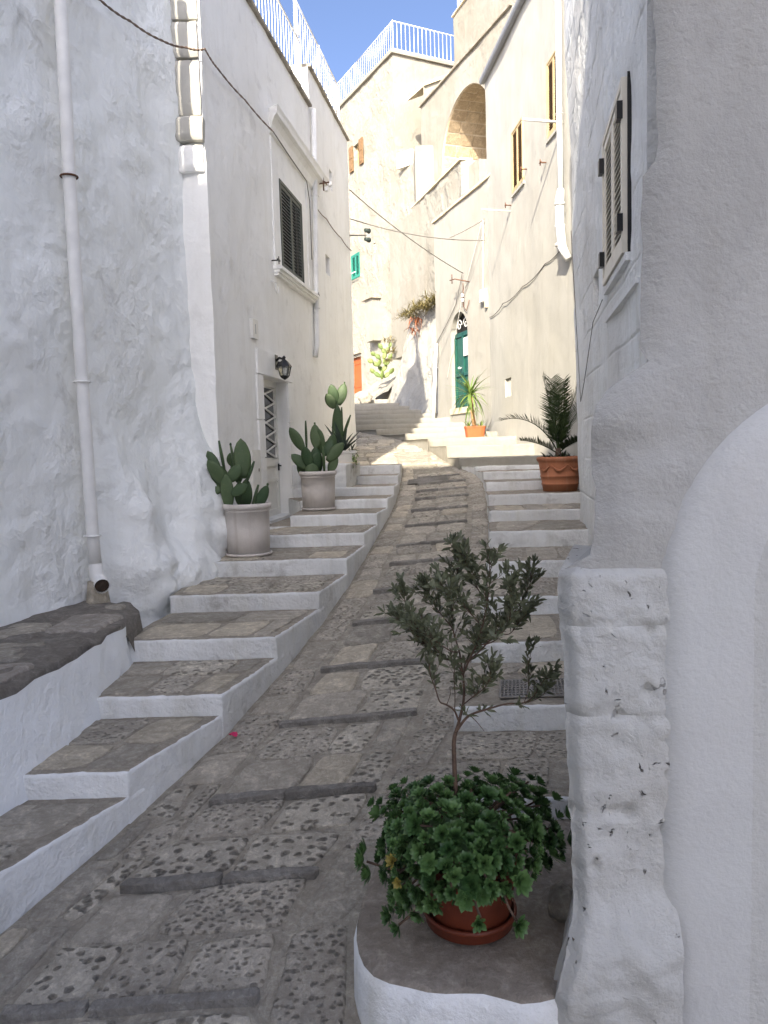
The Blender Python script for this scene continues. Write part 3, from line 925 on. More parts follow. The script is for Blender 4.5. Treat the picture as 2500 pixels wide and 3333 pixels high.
def coping(house, fr, u0, u1, z, mat, w=0.35, h=0.05, over=0.05, name="coping", seg=0.25, amp=0.008, dz=0.0):
    mb = MB(); n = max(2, int((u1 - u0) / seg))
    sec = [(over, 0), (over + .006, h * .6), (over - .012, h), (-w, h), (-w, 0)]
    vs = []
    for i in range(n + 1):
        u = u0 + (u1 - u0) * i / n
        for k, (d, zz) in enumerate(sec):
            vs.append(fr.pt(u, z + zz + dz * (u - u0), d) + noise.noise_vector(Vector((u * 6, k * 3.1, z))) * amp)
    m = len(sec)
    mb.add(vs, [(i * m + k, i * m + (k + 1) % m, (i + 1) * m + (k + 1) % m, (i + 1) * m + k) for i in range(n) for k in range(m)] + [tuple(range(m))[::-1], tuple(n * m + k for k in range(m))])
    return mb.build(name, mat, house)

def slat_shutter(house, fr, u0, u1, z0, z1, k, frame_mat, slat_mat, nslat=22, leaves=2, fw=0.05, outer=0.045, back=True, louvre=True, label=None, tilt=0.5):
    """window part: outer frame; sub-parts: shutter leaves and each slat"""
    mb = MB()
    for a, b, c, d in ((u0, u0 + outer, z0, z1), (u1 - outer, u1, z0, z1), (u0 + outer, u1 - outer, z0, z0 + outer), (u0 + outer, u1 - outer, z1 - outer, z1)):
        fr.box(mb, a, b, c, d, k - 0.05, k + 0.02)
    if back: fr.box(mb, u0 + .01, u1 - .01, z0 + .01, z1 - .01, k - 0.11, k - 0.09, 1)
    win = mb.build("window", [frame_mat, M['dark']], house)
    if label: win["label"] = label
    a0, a1 = u0 + outer + 0.004, u1 - outer - 0.004
    lw = (a1 - a0) / leaves
    smesh = None
    for i in range(leaves):
        l0, l1 = a0 + lw * i + 0.003, a0 + lw * (i + 1) - 0.003
        b0, b1 = z0 + outer + .005, z1 - outer - .005
        mb = MB()
        for a, b, c, d in ((l0, l0 + fw, b0, b1), (l1 - fw, l1, b0, b1), (l0 + fw, l1 - fw, b0, b0 + fw * 1.3), (l0 + fw, l1 - fw, b1 - fw, b1)):
            fr.box(mb, a, b, c, d, k - 0.035, k + 0.012)
        mb.build("shutter_leaf", frame_mat, win)
        s0, s1 = b0 + fw * 1.3, b1 - fw
        h = (s1 - s0) / nslat
        for j in range(nslat):
            zc = s0 + h * (j + .5)
            if smesh is None:
                sb = MB()
                hw = (l1 - l0) / 2 - fw - 0.001
                dn = h * 0.62
                pr = [(-0.022, dn * tilt + .002), (-0.022, dn * tilt + .009), (0.014, -dn * tilt + .009), (0.014, -dn * tilt + .002)]
                o0 = fr.pt(0, 0, 0)
                vs = []
                for uu in (-hw, hw):
                    for kk, zz in pr: vs.append(fr.d * uu + fr.n * kk + Vector((0, 0, zz)))
                sb.add(vs, [(0, 1, 2, 3)[::-1], (4, 5, 6, 7), (0, 1, 5, 4), (1, 2, 6, 5), (2, 3, 7, 6), (3, 0, 4, 7)])
                so = sb.build("slat", slat_mat, win, origin=(0, 0, 0))
                smesh = so.data
                attach(so, win, fr.pt((l0 + l1) / 2, zc, k - 0.008))
            else:
                inst("slat", smesh, win, fr.pt((l0 + l1) / 2, zc, k - 0.008))
    return win

def railing(house, pts, z, h, bal_step, mat, r_b=0.009, r_r=0.016, posts=True, name="railing", post_r=0.02):
    """pts: list of (x,y) corners; z base heights list; balusters are sub-parts"""
    mb = MB()
    P = [Vector((p[0], p[1], zz)) for p, zz in zip(pts, z)]
    up = Vector((0, 0, 1))
    for a, b in zip(P[:-1], P[1:]):
        mb.tube([a + up * h, b + up * h], r_r, 6)
        mb.tube([a + up * .10, b + up * .10], r_r * .8, 6)
    for p in P:
        if posts: mb.tube([p - up * .05, p + up * (h + .03)], post_r, 6)
    rl_ = mb.build(name, mat, house)
    bm_ = MB(); bm_.tube([Vector((0, 0, 0.10)), Vector((0, 0, h))], r_b, 5, cap=False)
    first = None
    for a, b in zip(P[:-1], P[1:]):
        n = max(1, int((b - a).length / bal_step))
        for i in range(1, n):
            p = a.lerp(b, i / n)
            if first is None:
                o = bm_.build("baluster", mat, rl_, origin=(0, 0, 0)); first = o.data
                attach(o, rl_, p)
            else: inst("baluster", first, rl_, p)
    return rl_

def panel(mb, fr, u0, u1, z0, z1, k0, k1, mi=0): fr.box(mb, u0, u1, z0, z1, k0, k1, mi)

# ===== 1. left near house (rough wall with the drainpipe)
frA = Frame((XA(-3.2), -3.2), (XA(8.46), 8.46))
cosA = 1 / sqrt(1 + .262 ** 2)
uA = lambda y: (y + 3.2) / cosA
houseA = empty("house", (-3.2, 3, -3), "tall rough whitewashed house on the left, nearest the camera, with a drainpipe", "house")
rA = rough(0.040, 1.0, 0.020, 4.0, 1.0)
def smooth(t): t = max(0., min(1., t)); return t * t * (3 - 2 * t)
def dispA(u, z):
    y = u * cosA - 3.2
    k = rA(u, z)
    # lumpy footing between drainpipe and flowerpot
    t = smooth((y - 6.62) / 0.5) * smooth((0.42 - z + 0.25 * sin(y * 4)) / 1.7)
    k += t * (0.46 + 0.16 * fbm((y * 2.3, z * 2.3, 4), 3))
    k += 0.09 * t * fbm((y * 5, z * 5, 4), 3)
    k += 0.03 * smooth((-0.2 - z) / 1.0)
    # corner swells a little where the two houses meet
    k += 0.10 * smooth((y - 8.0) / 0.4) * smooth((0.6 - z) / 1.0)
    k += 0.035 * smooth((y - 7.9) / .4) * (0.5 + 0.5 * sin(z * 1.7 + 1))
    return k
wall("wall", frA, -3.2, 5.9, M['wash_rough'], houseA, dispA, cell=0.075, u0=uA(-1.0), thick=.6)
core(houseA, frA, 0.0, uA(8.40), -3.6, 5.85, 0.3, 7.0, M['wash_smooth'])
mb = MB(); frA.box(mb, -.1, uA(8.46), 5.85, 6.0, -7.1, 0.06); mb.build("roof", M['coping'], houseA)

# ===== 2. left far house (door, dark shutters, lantern)
frB = Frame((XB(8.41), 8.41), (XB(16.25), 16.25))
uB = lambda y: (y - 8.41) * sqrt(1 + .16 ** 2)
houseB = empty("house", (-2.5, 12, -2), "whitewashed house on the left with dark shuttered window and lantern over its door", "house")
rB = rough(0.018, 1.0, 0.006, 5.0, 7.0)
def dispB(u, z):
    return rB(u, z) + 0.02 * smooth((0.3 - u) / .3)
dB = dict(u0=uB(10.08), u1=uB(11.2), z0=-0.95, z1=1.0, depth=0.20)
wB = dict(u0=uB(11.2), u1=uB(12.4), z0=2.56, z1=3.855, depth=0.06)
s1 = dict(u0=uB(14.50), u1=uB(14.70), z0=4.78, z1=5.13, depth=0.16)
s2 = dict(u0=uB(13.95), u1=uB(14.28), z0=3.14, z1=3.48, depth=0.16)
wall("wall", frB, -2.6, 5.62, M['wash_smooth'], houseB, dispB, [dB, wB, s1, s2], cell=0.10, thick=.55, u1=uB(13.15))
frB2 = Frame((XB(13.15), 13.15), (XB(16.25), 16.25))
ub2 = uB(13.15)
sh = lambda o: dict(o, u0=o['u0'] - ub2, u1=o['u1'] - ub2)
wall("wall", frB2, -2.0, 6.28, M['wash_smooth'], houseB, lambda u, z: dispB(u + ub2, z), [sh(s1), sh(s2)], cell=0.11, thick=.55)
core(houseB, frB, 0.02, uB(13.14), -3.4, 5.55, 0.26, 6.5, M['wash_smooth'])
core(houseB, frB, uB(13.16), uB(16.2), -3.4, 6.2, 0.26, 6.5, M['wash_smooth'])
coping(houseB, frB, 0.0, uB(13.1), 5.62, M['coping'], 0.5, 0.055, 0.05, amp=.012)
coping(houseB, frB, ub2, uB(16.27), 6.28, M['coping'], 0.5, 0.05, 0.045, amp=.01)
# backs of the two wall holes
for o in (s1, s2):
    mb = MB(); frB.box(mb, o['u0'] - .02, o['u1'] + .02, o['z0'] - .02, o['z1'] + .02, -0.20, -0.15); mb.build("niche_back", M['pave_worn'], houseB)
slat_shutter(houseB, frB, wB['u0'] + .005, wB['u1'] - .005, wB['z0'] + .005, wB['z1'] - .005, -0.01, M['shutter_dark'], M['shutter_grey'], 22)
# moulded sill and cornice
mb = MB()
for (z0, z1, k) in ((2.42, 2.46, 0.06), (2.46, 2.50, 0.09), (2.50, 2.545, 0.12)):
    frB.box(mb, uB(10.82) - k * .5, uB(12.85) + k * .5, z0, z1, -0.02, k)
mb.build("sill", M['wash_smooth'], houseB)
mb = MB()
u0, u1 = uB(10.82), uB(13.4)
n = 14
sec = [(0.0, 4.30), (0.05, 4.32), (0.06, 4.36), (0.075, 4.42), (0.12, 4.48), (0.17, 4.50), (0.18, 4.56), (0.20, 4.60), (0.0, 4.64)]
vs = []
for i in range(n + 1):
    u = u0 + (u1 - u0) * i / n
    for k, z in sec:
        e = k if 0 < i < n else k
        vs.append(frB.pt(u + (-(k) if i == 0 else (k if i == n else 0)), z + .0, k - 0.01) + noise.noise_vector(Vector((u * 5, k * 9, z * 5))) * .008)
m = len(sec)
mb.add(vs, [(i * m + k, i * m + k + 1, (i + 1) * m + k + 1, (i + 1) * m + k) for i in range(n) for k in range(m - 1)] + [tuple(range(m))[::-1], tuple(n * m + k for k in range(m))])
mb.build("cornice", M['wash_smooth'], houseB)
mb = MB(); frB.box(mb, uB(10.84), uB(10.97), 2.56, 4.31, -0.02, 0.014); mb.build("pilaster", M['wash_smooth'], houseB)
mb = MB(); frB.box(mb, uB(12.70), uB(12.83), 2.56, 4.31, -0.02, 0.014); mb.build("pilaster", M['wash_smooth'], houseB)
# shutter catches
for (y, z) in ((10.72, 2.60), (12.95, 2.56)):
    mb = MB(); mb.tube([frB.pt(uB(y), z, -.02), frB.pt(uB(y), z, .10)], .010, 6); frB.box(mb, uB(y) - .05, uB(y) + .05, z - .012, z + .012, .085, .105); frB.box(mb, uB(y) + .0, uB(y) + .02, z - .05, z + .05, .09, .10); mb.build("shutter_catch", M['black_metal'], houseB)
# jamb stones round the door
jm = []
for side, ya, yb in (('r', 11.215, 11.47), ('l', 9.82, 10.065)):
    zz = [-0.93, -0.50, -0.07, 0.42, 0.995]
    for a, b in zip(zz[:-1], zz[1:]):
        mb = MB(); w = 0.03 * hsh(a, ya); frB.box(mb, uB(ya) + (w if side == 'l' else 0), uB(yb) - (w if side == 'r' else 0), a + .006, b - .006, -.06, 0.022)
        mb.build("jamb_stone", M['wash_smooth'], houseB)
mb = MB(); frB.box(mb, uB(9.86), uB(11.47), 1.006, 1.32, -.06, 0.024); mb.build("lintel", M['wash_smooth'], houseB)
mb = MB(); frB.box(mb, dB['u0'] - .02, dB['u1'] + .03, -1.02, -0.90, -.22, 0.05); mb.build("threshold", M['wash_step'], houseB)
# white metal door with lattice window
ud0, ud1, zd0, zd1 = dB['u0'] - .01, dB['u1'] + .01, -0.93, 1.01
mb = MB()
kd = -0.17
frB.box(mb, ud0, ud1, zd0, zd1, kd - .05, kd - .012)
for a, b, c, d in ((ud0, ud0 + .09, zd0, zd1), (ud1 - .09, ud1, zd0, zd1), (ud0 + .09, ud1 - .09, zd1 - .10, zd1), (ud0 + .09, ud1 - .09, -0.20, -0.10), (ud0 + .09, ud1 - .09, zd0, zd0 + .12), (ud0 + .09, ud1 - .09, -0.42, -.38)):
    frB.box(mb, a, b, c, d, kd - .012, kd + .012)
doorB = mb.build("door", M['door_white'], houseB)
mb = MB(); frB.box(mb, ud0 + .12, ud1 - .12, -0.08, zd1 - .12, kd - .011, kd - .006); mb.build("pane", M['pane'], doorB)
g0, g1, h0, h1 = ud0 + .10, ud1 - .10, -0.09, zd1 - .11
W_ = g1 - g0; nh = 5
dh = (h1 - h0) / nh
for j in range(nh):
    for s_ in (0, 1):
        a = frB.pt(g0, h0 + dh * (j + s_), kd + .012); b = frB.pt(g1, h0 + dh * (j + 1 - s_), kd + .012)
        mb = MB(); mb.tube([a, b], .014, 5); mb.build("lattice_bar", M['white_metal'], doorB)
mb = MB(); frB.box(mb, ud1 - .075, ud1 - .045, -0.27, -0.17, kd + .012, kd + .03); mb.tube([frB.pt(ud1 - .06, -.2, kd + .02), frB.pt(ud1 - .06, -.2, kd + .06)], .012, 6); mb.build("door_lock", M['black_metal'], doorB)
# exposed corner stones above the lower roof junction (facing down the lane)
frQ = Frame((XB(8.40) - .40, 8.40), (XB(8.40) + 0.02, 8.40 - 0.003))
zq = 2.96
for k, (h, ua, ub, kk) in enumerate([(0.30, .14, .40, .05), (0.27, .08, .42, .10), (0.58, .13, .40, .05), (0.38, .11, .395, .06), (0.42, .12, .40, .05), (0.55, .11, .40, .06), (0.5, .12, .40, .05)]):
    mb = MB()
    nu_, nz_ = 6, 7
    vs = []
    for b_ in range(nz_ + 1):
        for a_ in range(nu_ + 1):
            u = ua + (ub - ua) * a_ / nu_; z = zq + .015 + (h - .03) * b_ / nz_
            ed = min(a_, nu_ - a_, b_, nz_ - b_)
            d = kk - (0.03 if ed == 0 else 0.0) + 0.014 * noise.noise(Vector((u * 9, z * 9, k)))
            vs.append(frQ.pt(u + .012 * noise.noise(Vector((z * 8, u * 3, k))), z + .01 * noise.noise(Vector((u * 8, z, k + 4))), d))
    bsk = [frQ.pt(u, z, -.05) for u, z in ((ua, zq), (ub, zq), (ub, zq + h), (ua, zq + h))]
    st_ = nu_ + 1
    fs = [(j * st_ + i, j * st_ + i + 1, (j + 1) * st_ + i + 1, (j + 1) * st_ + i) for j in range(nz_) for i in range(nu_)]
    mb.add(vs, fs, 0, True)
    # sides back to the wall
    rim = [i for i in range(st_)] + [j * st_ + nu_ for j in range(1, nz_ + 1)] + [nz_ * st_ + i for i in range(nu_ - 1, -1, -1)] + [j * st_ for j in range(nz_ - 1, 0, -1)]
    rv = [vs[i] for i in rim]
    mb.add(rv + [p - frQ.n * .12 for p in rv], [(i, (i + 1) % len(rim), len(rim) + (i + 1) % len(rim), len(rim) + i) for i in range(len(rim))], 0, False)
    mb.build("quoin_stone", M['wash_sun'] if k else M['wash_smooth'], houseB)
    zq += h
# roof railings
railing(houseB, [(XB(9.0) - .10, 9.0), (XB(13.0) - .10, 13.0)], [5.66, 5.66], 0.95, 0.15, M['white_metal'], 0.0075, 0.016)
railing(houseB, [(XB(13.05) - .16, 13.05), (XB(14.6) - .14, 14.6), (XB(16.15) - .12, 16.15), (XB(16.15) - 3.2, 16.6)], [6.30] * 4, 1.0, 0.15, M['white_metal'], 0.0075, 0.016)
mb = MB(); mb.tube([Vector((XB(13.05) - .16, 13.05, 7.25)), Vector((XB(13.0) - .10, 13.0, 6.7))], .022, 6); mb.build("railing_brace", M['white_metal'], houseB)
mb = MB(); mb.box(XB(12.6) - .7, XB(12.6) - .35, 12.3, 13.1, 5.6, 6.28); mb.build("parapet", M['wash_smooth'], houseB)

# ===== 3. right near house: long side wall and end wall facing the camera
houseR = empty("house", (2.6, 6, -2), "whitewashed house on the right with cream louvred shutters and grey plaster end wall", "house")
frR = Frame((XR_(3.3), 3.3), (XR_(9.35), 9.35), flip=True)
cR = sqrt(1 + .168 ** 2)
uR = lambda y: (y - 3.3) * cR
rR = rough(0.030, 0.9, 0.012, 4.5, 3.0)
courses = [-1.0 + 0.42 * k for k in range(20)]
blocks = {}
r4 = random.Random(5)
cut0 = [0.0]
while cut0[-1] < 6.6: cut0.append(cut0[-1] + r4.uniform(.55, .95))
cut1 = [c + 0.38 for c in cut0]
def dispR(u, z):
    k = rR(u, z) + 0.022 * (z - 0.5)
    w = 0.011
    for i, zc in enumerate(courses):
        if abs(z - zc) < w and fbm((u * .8, z * .8, 9), 2) > -0.12: return k - 0.006
    i = int((z + 1.0) / 0.42)
    for c in (cut0 if i % 2 else cut1):
        if abs(u - c) < w and fbm((u * .8, z * .8, 3), 2) > 0.0: return k - 0.006
    return k
zl = []
for zc in courses: zl += [zc - .024, zc - .012, zc - .006, zc + .006, zc + .012, zc + .024]
ul = []
for c in cut0 + cut1: ul += [c - .024, c - .012, c + .006, c - .006, c + .012, c + .024]
wR = dict(u0=uR(5.08), u1=uR(6.14), z0=1.22, z1=2.32, depth=0.10)
nR = dict(u0=uR(6.97), u1=uR(7.40), z0=1.22, z1=1.56, depth=0.12)
wall("wall", frR, -2.6, 6.1, M['wash_right'], houseR, dispR, [wR, nR], cell=0.14, thick=.5, ul=[u for u in ul if 0 < u < frR.L], zl=zl, fade=.04)
core(houseR, frR, uR(3.4), uR(9.25), -3.5, 6.0, 0.33, 6.0, M['wash_smooth'])
mb = MB(); frR.box(mb, -.2, uR(9.4), 6.0, 6.15, -6.1, 0.05); mb.build("roof", M['coping'], houseR)
kR = 0.022 * 1.2
slat_shutter(houseR, frR, wR['u0'] + .004, wR['u1'] - .004, wR['z0'] + .004, wR['z1'] - .004, 0.045, M['shutter_cream'], M['shutter_cream'], 19, fw=0.055, tilt=1.0)
for u in (wR['u0'] - .005, wR['u1'] - .075):
    for z in (1.36, 2.06):
        mb = MB(); frR.box(mb, u, u + .08, z, z + .11, 0.058, 0.095); mb.build("shutter_hinge", M['black_metal'], houseR)
mb = MB(); frR.box(mb, uR(5.068), uR(5.08) - .004, 1.2, 2.34, -.02, .03); mb.build("window_post", M['black_metal'], houseR)
mb = MB(); frR.box(mb, wR['u0'] - .05, wR['u1'] + .06, 1.165, 1.215, -.05, 0.05); mb.build("sill", M['wash_right'], houseR)
mb = MB(); frR.box(mb, uR(4.7), uR(6.2), 0.95, 0.99, -.05, 0.04); mb.build("string_course", M['wash_right'], houseR)
mb = MB(); frR.box(mb, nR['u0'] - .02, nR['u1'] + .02, nR['z0'] - .02, nR['z1'] + .02, -0.16, -0.115); mb.build("niche_back", M['pave_worn'], houseR)

# end wall facing down the lane
YC = 2.50
frC = Frame((0.865, YC), (4.8, YC - 0.10))
PX = [(-2.6, 0.50), (-2.1, 0.522), (-1.85, 0.535), (-1.62, 0.600), (-1.54, 0.617), (-1.15, 0.605), (-0.93, 0.593), (-0.905, 0.598), (-0.88, 0.590), (-0.68, 0.592), (-0.61, 0.578), (-0.59, 0.584), (-0.56, 0.573), (-0.425, 0.574), (-0.405, 0.600), (-0.392, 0.668), (-0.35, 0.672), (-0.21, 0.682), (-0.17, 0.692), (-0.10, 0.680), (-0.03, 0.674), (0.05, 0.672), (0.11, 0.684), (0.16, 0.715), (0.20, 0.76), (0.235, 0.83), (0.26, 0.86)]
def dispC(u, z):
    k = 0.010 * fbm((u * 1.3, z * 1.3, 5), 3) + 0.0025 * fbm((u * 8, z * 8, 5), 2)
    k -= 0.03 * smooth((0.05 - u) / 0.05) ** 2
    if z < 0.30:
        w = smooth((0.26 - u) / 0.14) * smooth((0.30 - z) / 0.08) * smooth((z + .42) / .04)
        k += w * (0.012 + 0.034 * fbm((u * 5, z * 6, 44), 3) + 0.008 * fbm((u * 18, z * 18, 45), 2))
        for zj in (-.20, -.03): k -= 0.016 * w * math.exp(-((z - zj - .03 * sin(u * 12)) / 0.016) ** 2)
    return k
def umapC(u, z):
    # broken plaster edge at the corner, running down into the swollen stone foot
    if z > 0.90: e = 0.035 - 0.02 * smooth((z - 1.0) / .6)
    elif z > 0.84: e = -0.015 + 0.05 * (z - 0.84) / .06
    elif z > 0.26: e = -0.012 - 0.012 * smooth((0.8 - z) / .8)
    else: e = interp(PX, z) + 0.010 - 0.865
    e += 0.008 * noise.noise(Vector((z * 9, 0, 1))) + 0.004 * noise.noise(Vector((z * 30, 0, 1)))
    w = 0.30 if z > 0.26 else 0.42
    return u + e * max(0.0, 1 - u / w)
wall("end_wall", frC, -3.2, 5.2, M['plaster_near'], houseR, dispC, cell=0.045, thick=.55, u1=1.3, umap=umapC, edge_vec=Vector((0.36, 0.84, 0)))
core(houseR, frC, 1.28, 3.9, -3.2, 5.18, -0.008, 0.9, M['plaster_near'], "end_wall")
mb = MB()
pl = [(0.90, 2.62), (1.235, 3.40), (XR_(4.75) + .06, 4.75), (3.9, 4.75), (3.9, 2.62)]
mb.add([(x, y, z) for z in (-3.2, 5.1) for x, y in pl], [(0, 1, 6, 5), (1, 2, 7, 6), (2, 3, 8, 7), (3, 4, 9, 8), (4, 0, 5, 9), (5, 6, 7, 8, 9), (4, 3, 2, 1, 0)])
mb.build("wall", M['wash_right'], houseR)
# blocked arch with a rounded painted rim
ax, az, ar = 1.614, -0.50, 0.714
path = []
for k in range(36): path.append((ax - ar, -2.6 + (az + 2.6) * k / 36, 1.0, 0.0))
for k in range(40):
    an = pi - pi * k / 39
    path.append((ax + ar * cos(an), az + ar * sin(an), -cos(an), -sin(an)))
prof = [(-0.015, -0.02), (0.0, 0.0), (0.012, 0.018), (0.03, 0.034), (0.055, 0.046), (0.085, 0.052), (0.12, 0.055), (0.16, 0.058), (0.21, 0.062), (0.28, 0.068), (0.37, 0.074), (0.48, 0.078), (0.60, 0.08), (0.70, 0.08)]
mb = MB(); vs = []
for (x, z, dx, dz) in path:
    for e, k in prof:
        px_, pz_ = x + dx * e, z + dz * e
        px_ += 0.008 * noise.noise(Vector((pz_ * 3, 2, 0))) * (e < .2)
        kk = k + 0.006 * fbm((px_ * 4, pz_ * 4, 8), 3)
        vs.append(frC.pt(px_ - 0.865, pz_, kk))
m = len(prof)
mb.add(vs, [(i * m + k, i * m + k + 1, (i + 1) * m + k + 1, (i + 1) * m + k) for i in range(len(path) - 1) for k in range(m - 1)], 0, True)
mb.m = [1 if (f[0] % m) >= 9 else 0 for f in mb.f]
mb.build("blocked_arch", [M['wash_arch'], M['arch_inside']], houseR)
# big limewashed corner stones, one continuous worn face
frP = Frame((0.0, 2.478), (3.0, 2.478))
def pier_x(z): return interp(PX, z) + 0.006 * noise.noise(Vector((z * 11, 4, 0))) + 0.004 * noise.noise(Vector((z * 31, 4, 0)))
def pier_umap(t, z):
    x0 = pier_x(z)
    return x0 + (0.95 - x0) * t
def pier_disp(t, z):
    x = pier_umap(t, z); e = x - pier_x(z)
    k = 0.016 * fbm((x * 3.2, z * 3.2, 31), 3) + 0.010 * fbm((x * 11, z * 11, 32), 3) + 0.004 * fbm((x * 34, z * 34, 33), 2)
    k -= 0.055 * (1 - smooth(e / 0.05)) ** 2
    for zj in (-0.602, -0.905, -1.25):
        k -= (0.012 if zj > -1.2 else .005) * math.exp(-((z - zj - .01 * sin(x * 20)) / 0.012) ** 2)
    if z > -0.40:
        k -= 0.004 + 0.045 * smooth((x - 0.74) / 0.13)
        k += 0.022 * fbm((x * 6, z * 7, 40), 2)
        for zj in (-.20, -.04): k -= 0.010 * math.exp(-((z - zj - .02 * sin(x * 14)) / 0.014) ** 2)
    else:
        k -= 0.05 * smooth((z + .43) / .03)
    # swollen foot
    k += 0.075 * smooth((-1.50 - z) / 0.22) + 0.02 * fbm((x * 7, z * 7, 50), 2) * smooth((-1.5 - z) / .2)
    # eaten-out holes in the pitted block
    if -0.91 < z < -0.60 or -1.5 < z < -.9:
        hole = noise.noise(Vector((x * 17, z * 15, 60)))
        k -= 0.022 * smooth((hole - .42) / .2)
    return k
zz_ = [-2.6, -1.54, -0.905, -0.602, -0.405]
for za, zb in zip(zz_[:-1], zz_[1:]):
    nu_ = 26; nz_ = max(4, int((zb - za) / .016))
    mb = MB(); vs = []
    for j in range(nz_ + 1):
        z = za + (zb - za) * j / nz_
        for i in range(nu_ + 1):
            t = (i / nu_) ** 1.25
            vs.append(frP.pt(pier_umap(t, z), z, pier_disp(t, z)))
    st_ = nu_ + 1
    mb.add(vs, [(j * st_ + i, j * st_ + i + 1, (j + 1) * st_ + i + 1, (j + 1) * st_ + i) for j in range(nz_) for i in range(nu_)], 0, True)
    # turned-back left face and top
    lft = [vs[j * st_] for j in range(nz_ + 1)]
    mb.add(lft + [p + Vector((0.16, 0.5, 0)) for p in lft], [(j + 1, j, nz_ + 1 + j, nz_ + 2 + j) for j in range(nz_)], 0, True)
    tp_ = [vs[nz_ * st_ + i] for i in range(st_)]
    mb.add(tp_ + [p + Vector((0.16, 0.5, 0)) for p in tp_], [(i, i + 1, st_ + i + 1, st_ + i) for i in range(nu_)], 0, True)
    mb.build("corner_stone", M['wash_quoin'] if za < -.41 else M['wash_arch2'], houseR)

# ===== 4. right far house (tan shutters)
houseF = empty("house", (3.6, 13, 0), "tall sunlit cream house on the right with two tan shuttered windows", "house")
frF = Frame((XF(9.2), 9.2), (XF(17.5), 17.5), flip=True)
uF = lambda y: (y - 9.2) * sqrt(1.01)
rF = rough(0.020, 0.8, 0.004, 4.0, 11.0)
w1 = dict(u0=uF(14.66), u1=uF(15.42), z0=4.86, z1=6.02, depth=0.10)
w2 = dict(u0=uF(12.57), u1=uF(13.24), z0=5.04, z1=6.25, depth=0.10)
vF = dict(u0=uF(15.76), u1=uF(16.24), z0=1.0, z1=1.38, depth=0.10)
wall("wall", frF, -1.6, 7.92, M['wash_sun'], houseF, rF, [w1, w2, vF], cell=0.13, thick=.5)
core(houseF, frF, 0.05, frF.L - .05, -3.5, 7.85, 0.28, 5.0, M['wash_sun'])
for w in (w1, w2):
    slat_shutter(houseF, frF, w['u0'] + .004, w['u1'] - .004, w['z0'] + .004, w['z1'] - .004, 0.01, M['shutter_tan'], M['shutter_brown'], 26, fw=0.035, outer=.03)
    mb = MB(); frF.box(mb, w['u0'] - .04, w['u1'] + .04, w['z0'] - .05, w['z0'] - .004, -.05, 0.035); mb.build("sill", M['wash_sun'], houseF)
mb = MB(); frF.box(mb, vF['u0'] - .02, vF['u1'] + .02, vF['z0'] - .02, vF['z1'] + .02, -0.14, -0.09); mb.build("niche_back", M['coping_cream'], houseF)
for k in range(6):
    mb = MB(); u = vF['u0'] + .05 + .075 * k; frF.box(mb, u, u + .03, vF['z0'] + .01, vF['z1'] - .01, -.06, -.03); mb.build("vent_bar", M['wash_sun'], houseF)
# eaves gutter and its bracket line
mb = MB()
sec = [(0.02, 7.90), (0.11, 7.90), (0.13, 7.94), (0.13, 8.0), (0.10, 8.0), (0.09, 7.95), (0.02, 7.95)]
vs = []
n = 20
for i in range(n + 1):
    u = frF.L * i / n
    for k, z in sec: vs.append(frF.pt(u + .06 * (i == n), z, k))
m = len(sec)
mb.add(vs, [(i * m + k, i * m + (k + 1) % m, (i + 1) * m + (k + 1) % m, (i + 1) * m + k) for i in range(n) for k in range(m)] + [tuple(n * m + k for k in range(m))])
mb.build("gutter", M['shutter_grey'], houseF)
mb = MB(); frF.box(mb, -.05, frF.L + .03, 7.95, 8.10, -5.05, 0.02); mb.build("roof", M['wash_sun'], houseF)
mb = MB(); frF.box(mb, uF(10.0), uF(10.4), 6.5, 8.0, .0, .10); mb.build("downpipe_head", M['shutter_grey'], houseF)

# ===== 5. house with the green arched door
houseG = empty("house", (2.3, 19, 0.3), "sunlit cream wall with the narrow arched green door, below the terrace", "house")
XG = lambda y: 7.733 - 0.30 * y
frG = Frame((XG(17.45), 17.45), (XG(20.72), 20.72), flip=True)
cG = sqrt(1.09)
uG = lambda y: (y - 17.45) * cG
rG = rough(0.018, 0.9, 0.004, 4.0, 15.0)
dG = dict(u0=uG(18.70), u1=uG(19.72), z0=0.97, z1=3.30, arch=True, depth=0.16)
wall("wall", frG, -0.6, 5.86, M['wash_green'], houseG, rG, [dG], cell=0.12, thick=.35)
core(houseG, frG, 0.05, frG.L - .05, -3.0, 5.3, 0.36, 1.4, M['wash_green'])
coping(houseG, frG, -0.3, frG.L + .04, 5.86, M['coping_cream'], 0.3, 0.06, 0.05)
mb = MB(); kd = -0.10
frG.box(mb, dG['u0'] - .02, dG['u1'] + .02, 0.95, 2.82, kd - .08, kd - .02)
um = (dG['u0'] + dG['u1']) / 2
for a, b, c, d in ((dG['u0'], dG['u0'] + .08, .97, 2.80), (um - .05, um + .05, .97, 2.80), (dG['u1'] - .08, dG['u1'], .97, 2.80), (dG['u0'], dG['u1'], 2.72, 2.82), (dG['u0'], dG['u1'], .97, 1.12), (dG['u0'] + .08, dG['u1'] - .08, 1.75, 1.83)):
    frG.box(mb, a, b, c, d, kd - .03, kd + .012)
doorG = mb.build("door", M['door_green'], houseG)
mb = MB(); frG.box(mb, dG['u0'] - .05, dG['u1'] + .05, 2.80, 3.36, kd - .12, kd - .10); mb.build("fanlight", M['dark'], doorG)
for s_ in (-1, 1):
    mb = MB()
    path = []
    for k in range(22):
        t = k / 21 * 2.6 * pi; r = 0.03 + 0.14 * (1 - k / 21)
        path.append(frG.pt(um + s_ * (0.2 - r * cos(t) * .9), 3.0 + r * sin(t) * .9, kd))
    mb.tube(path, .012, 5); mb.build("scrollwork", M['white_metal'], doorG)
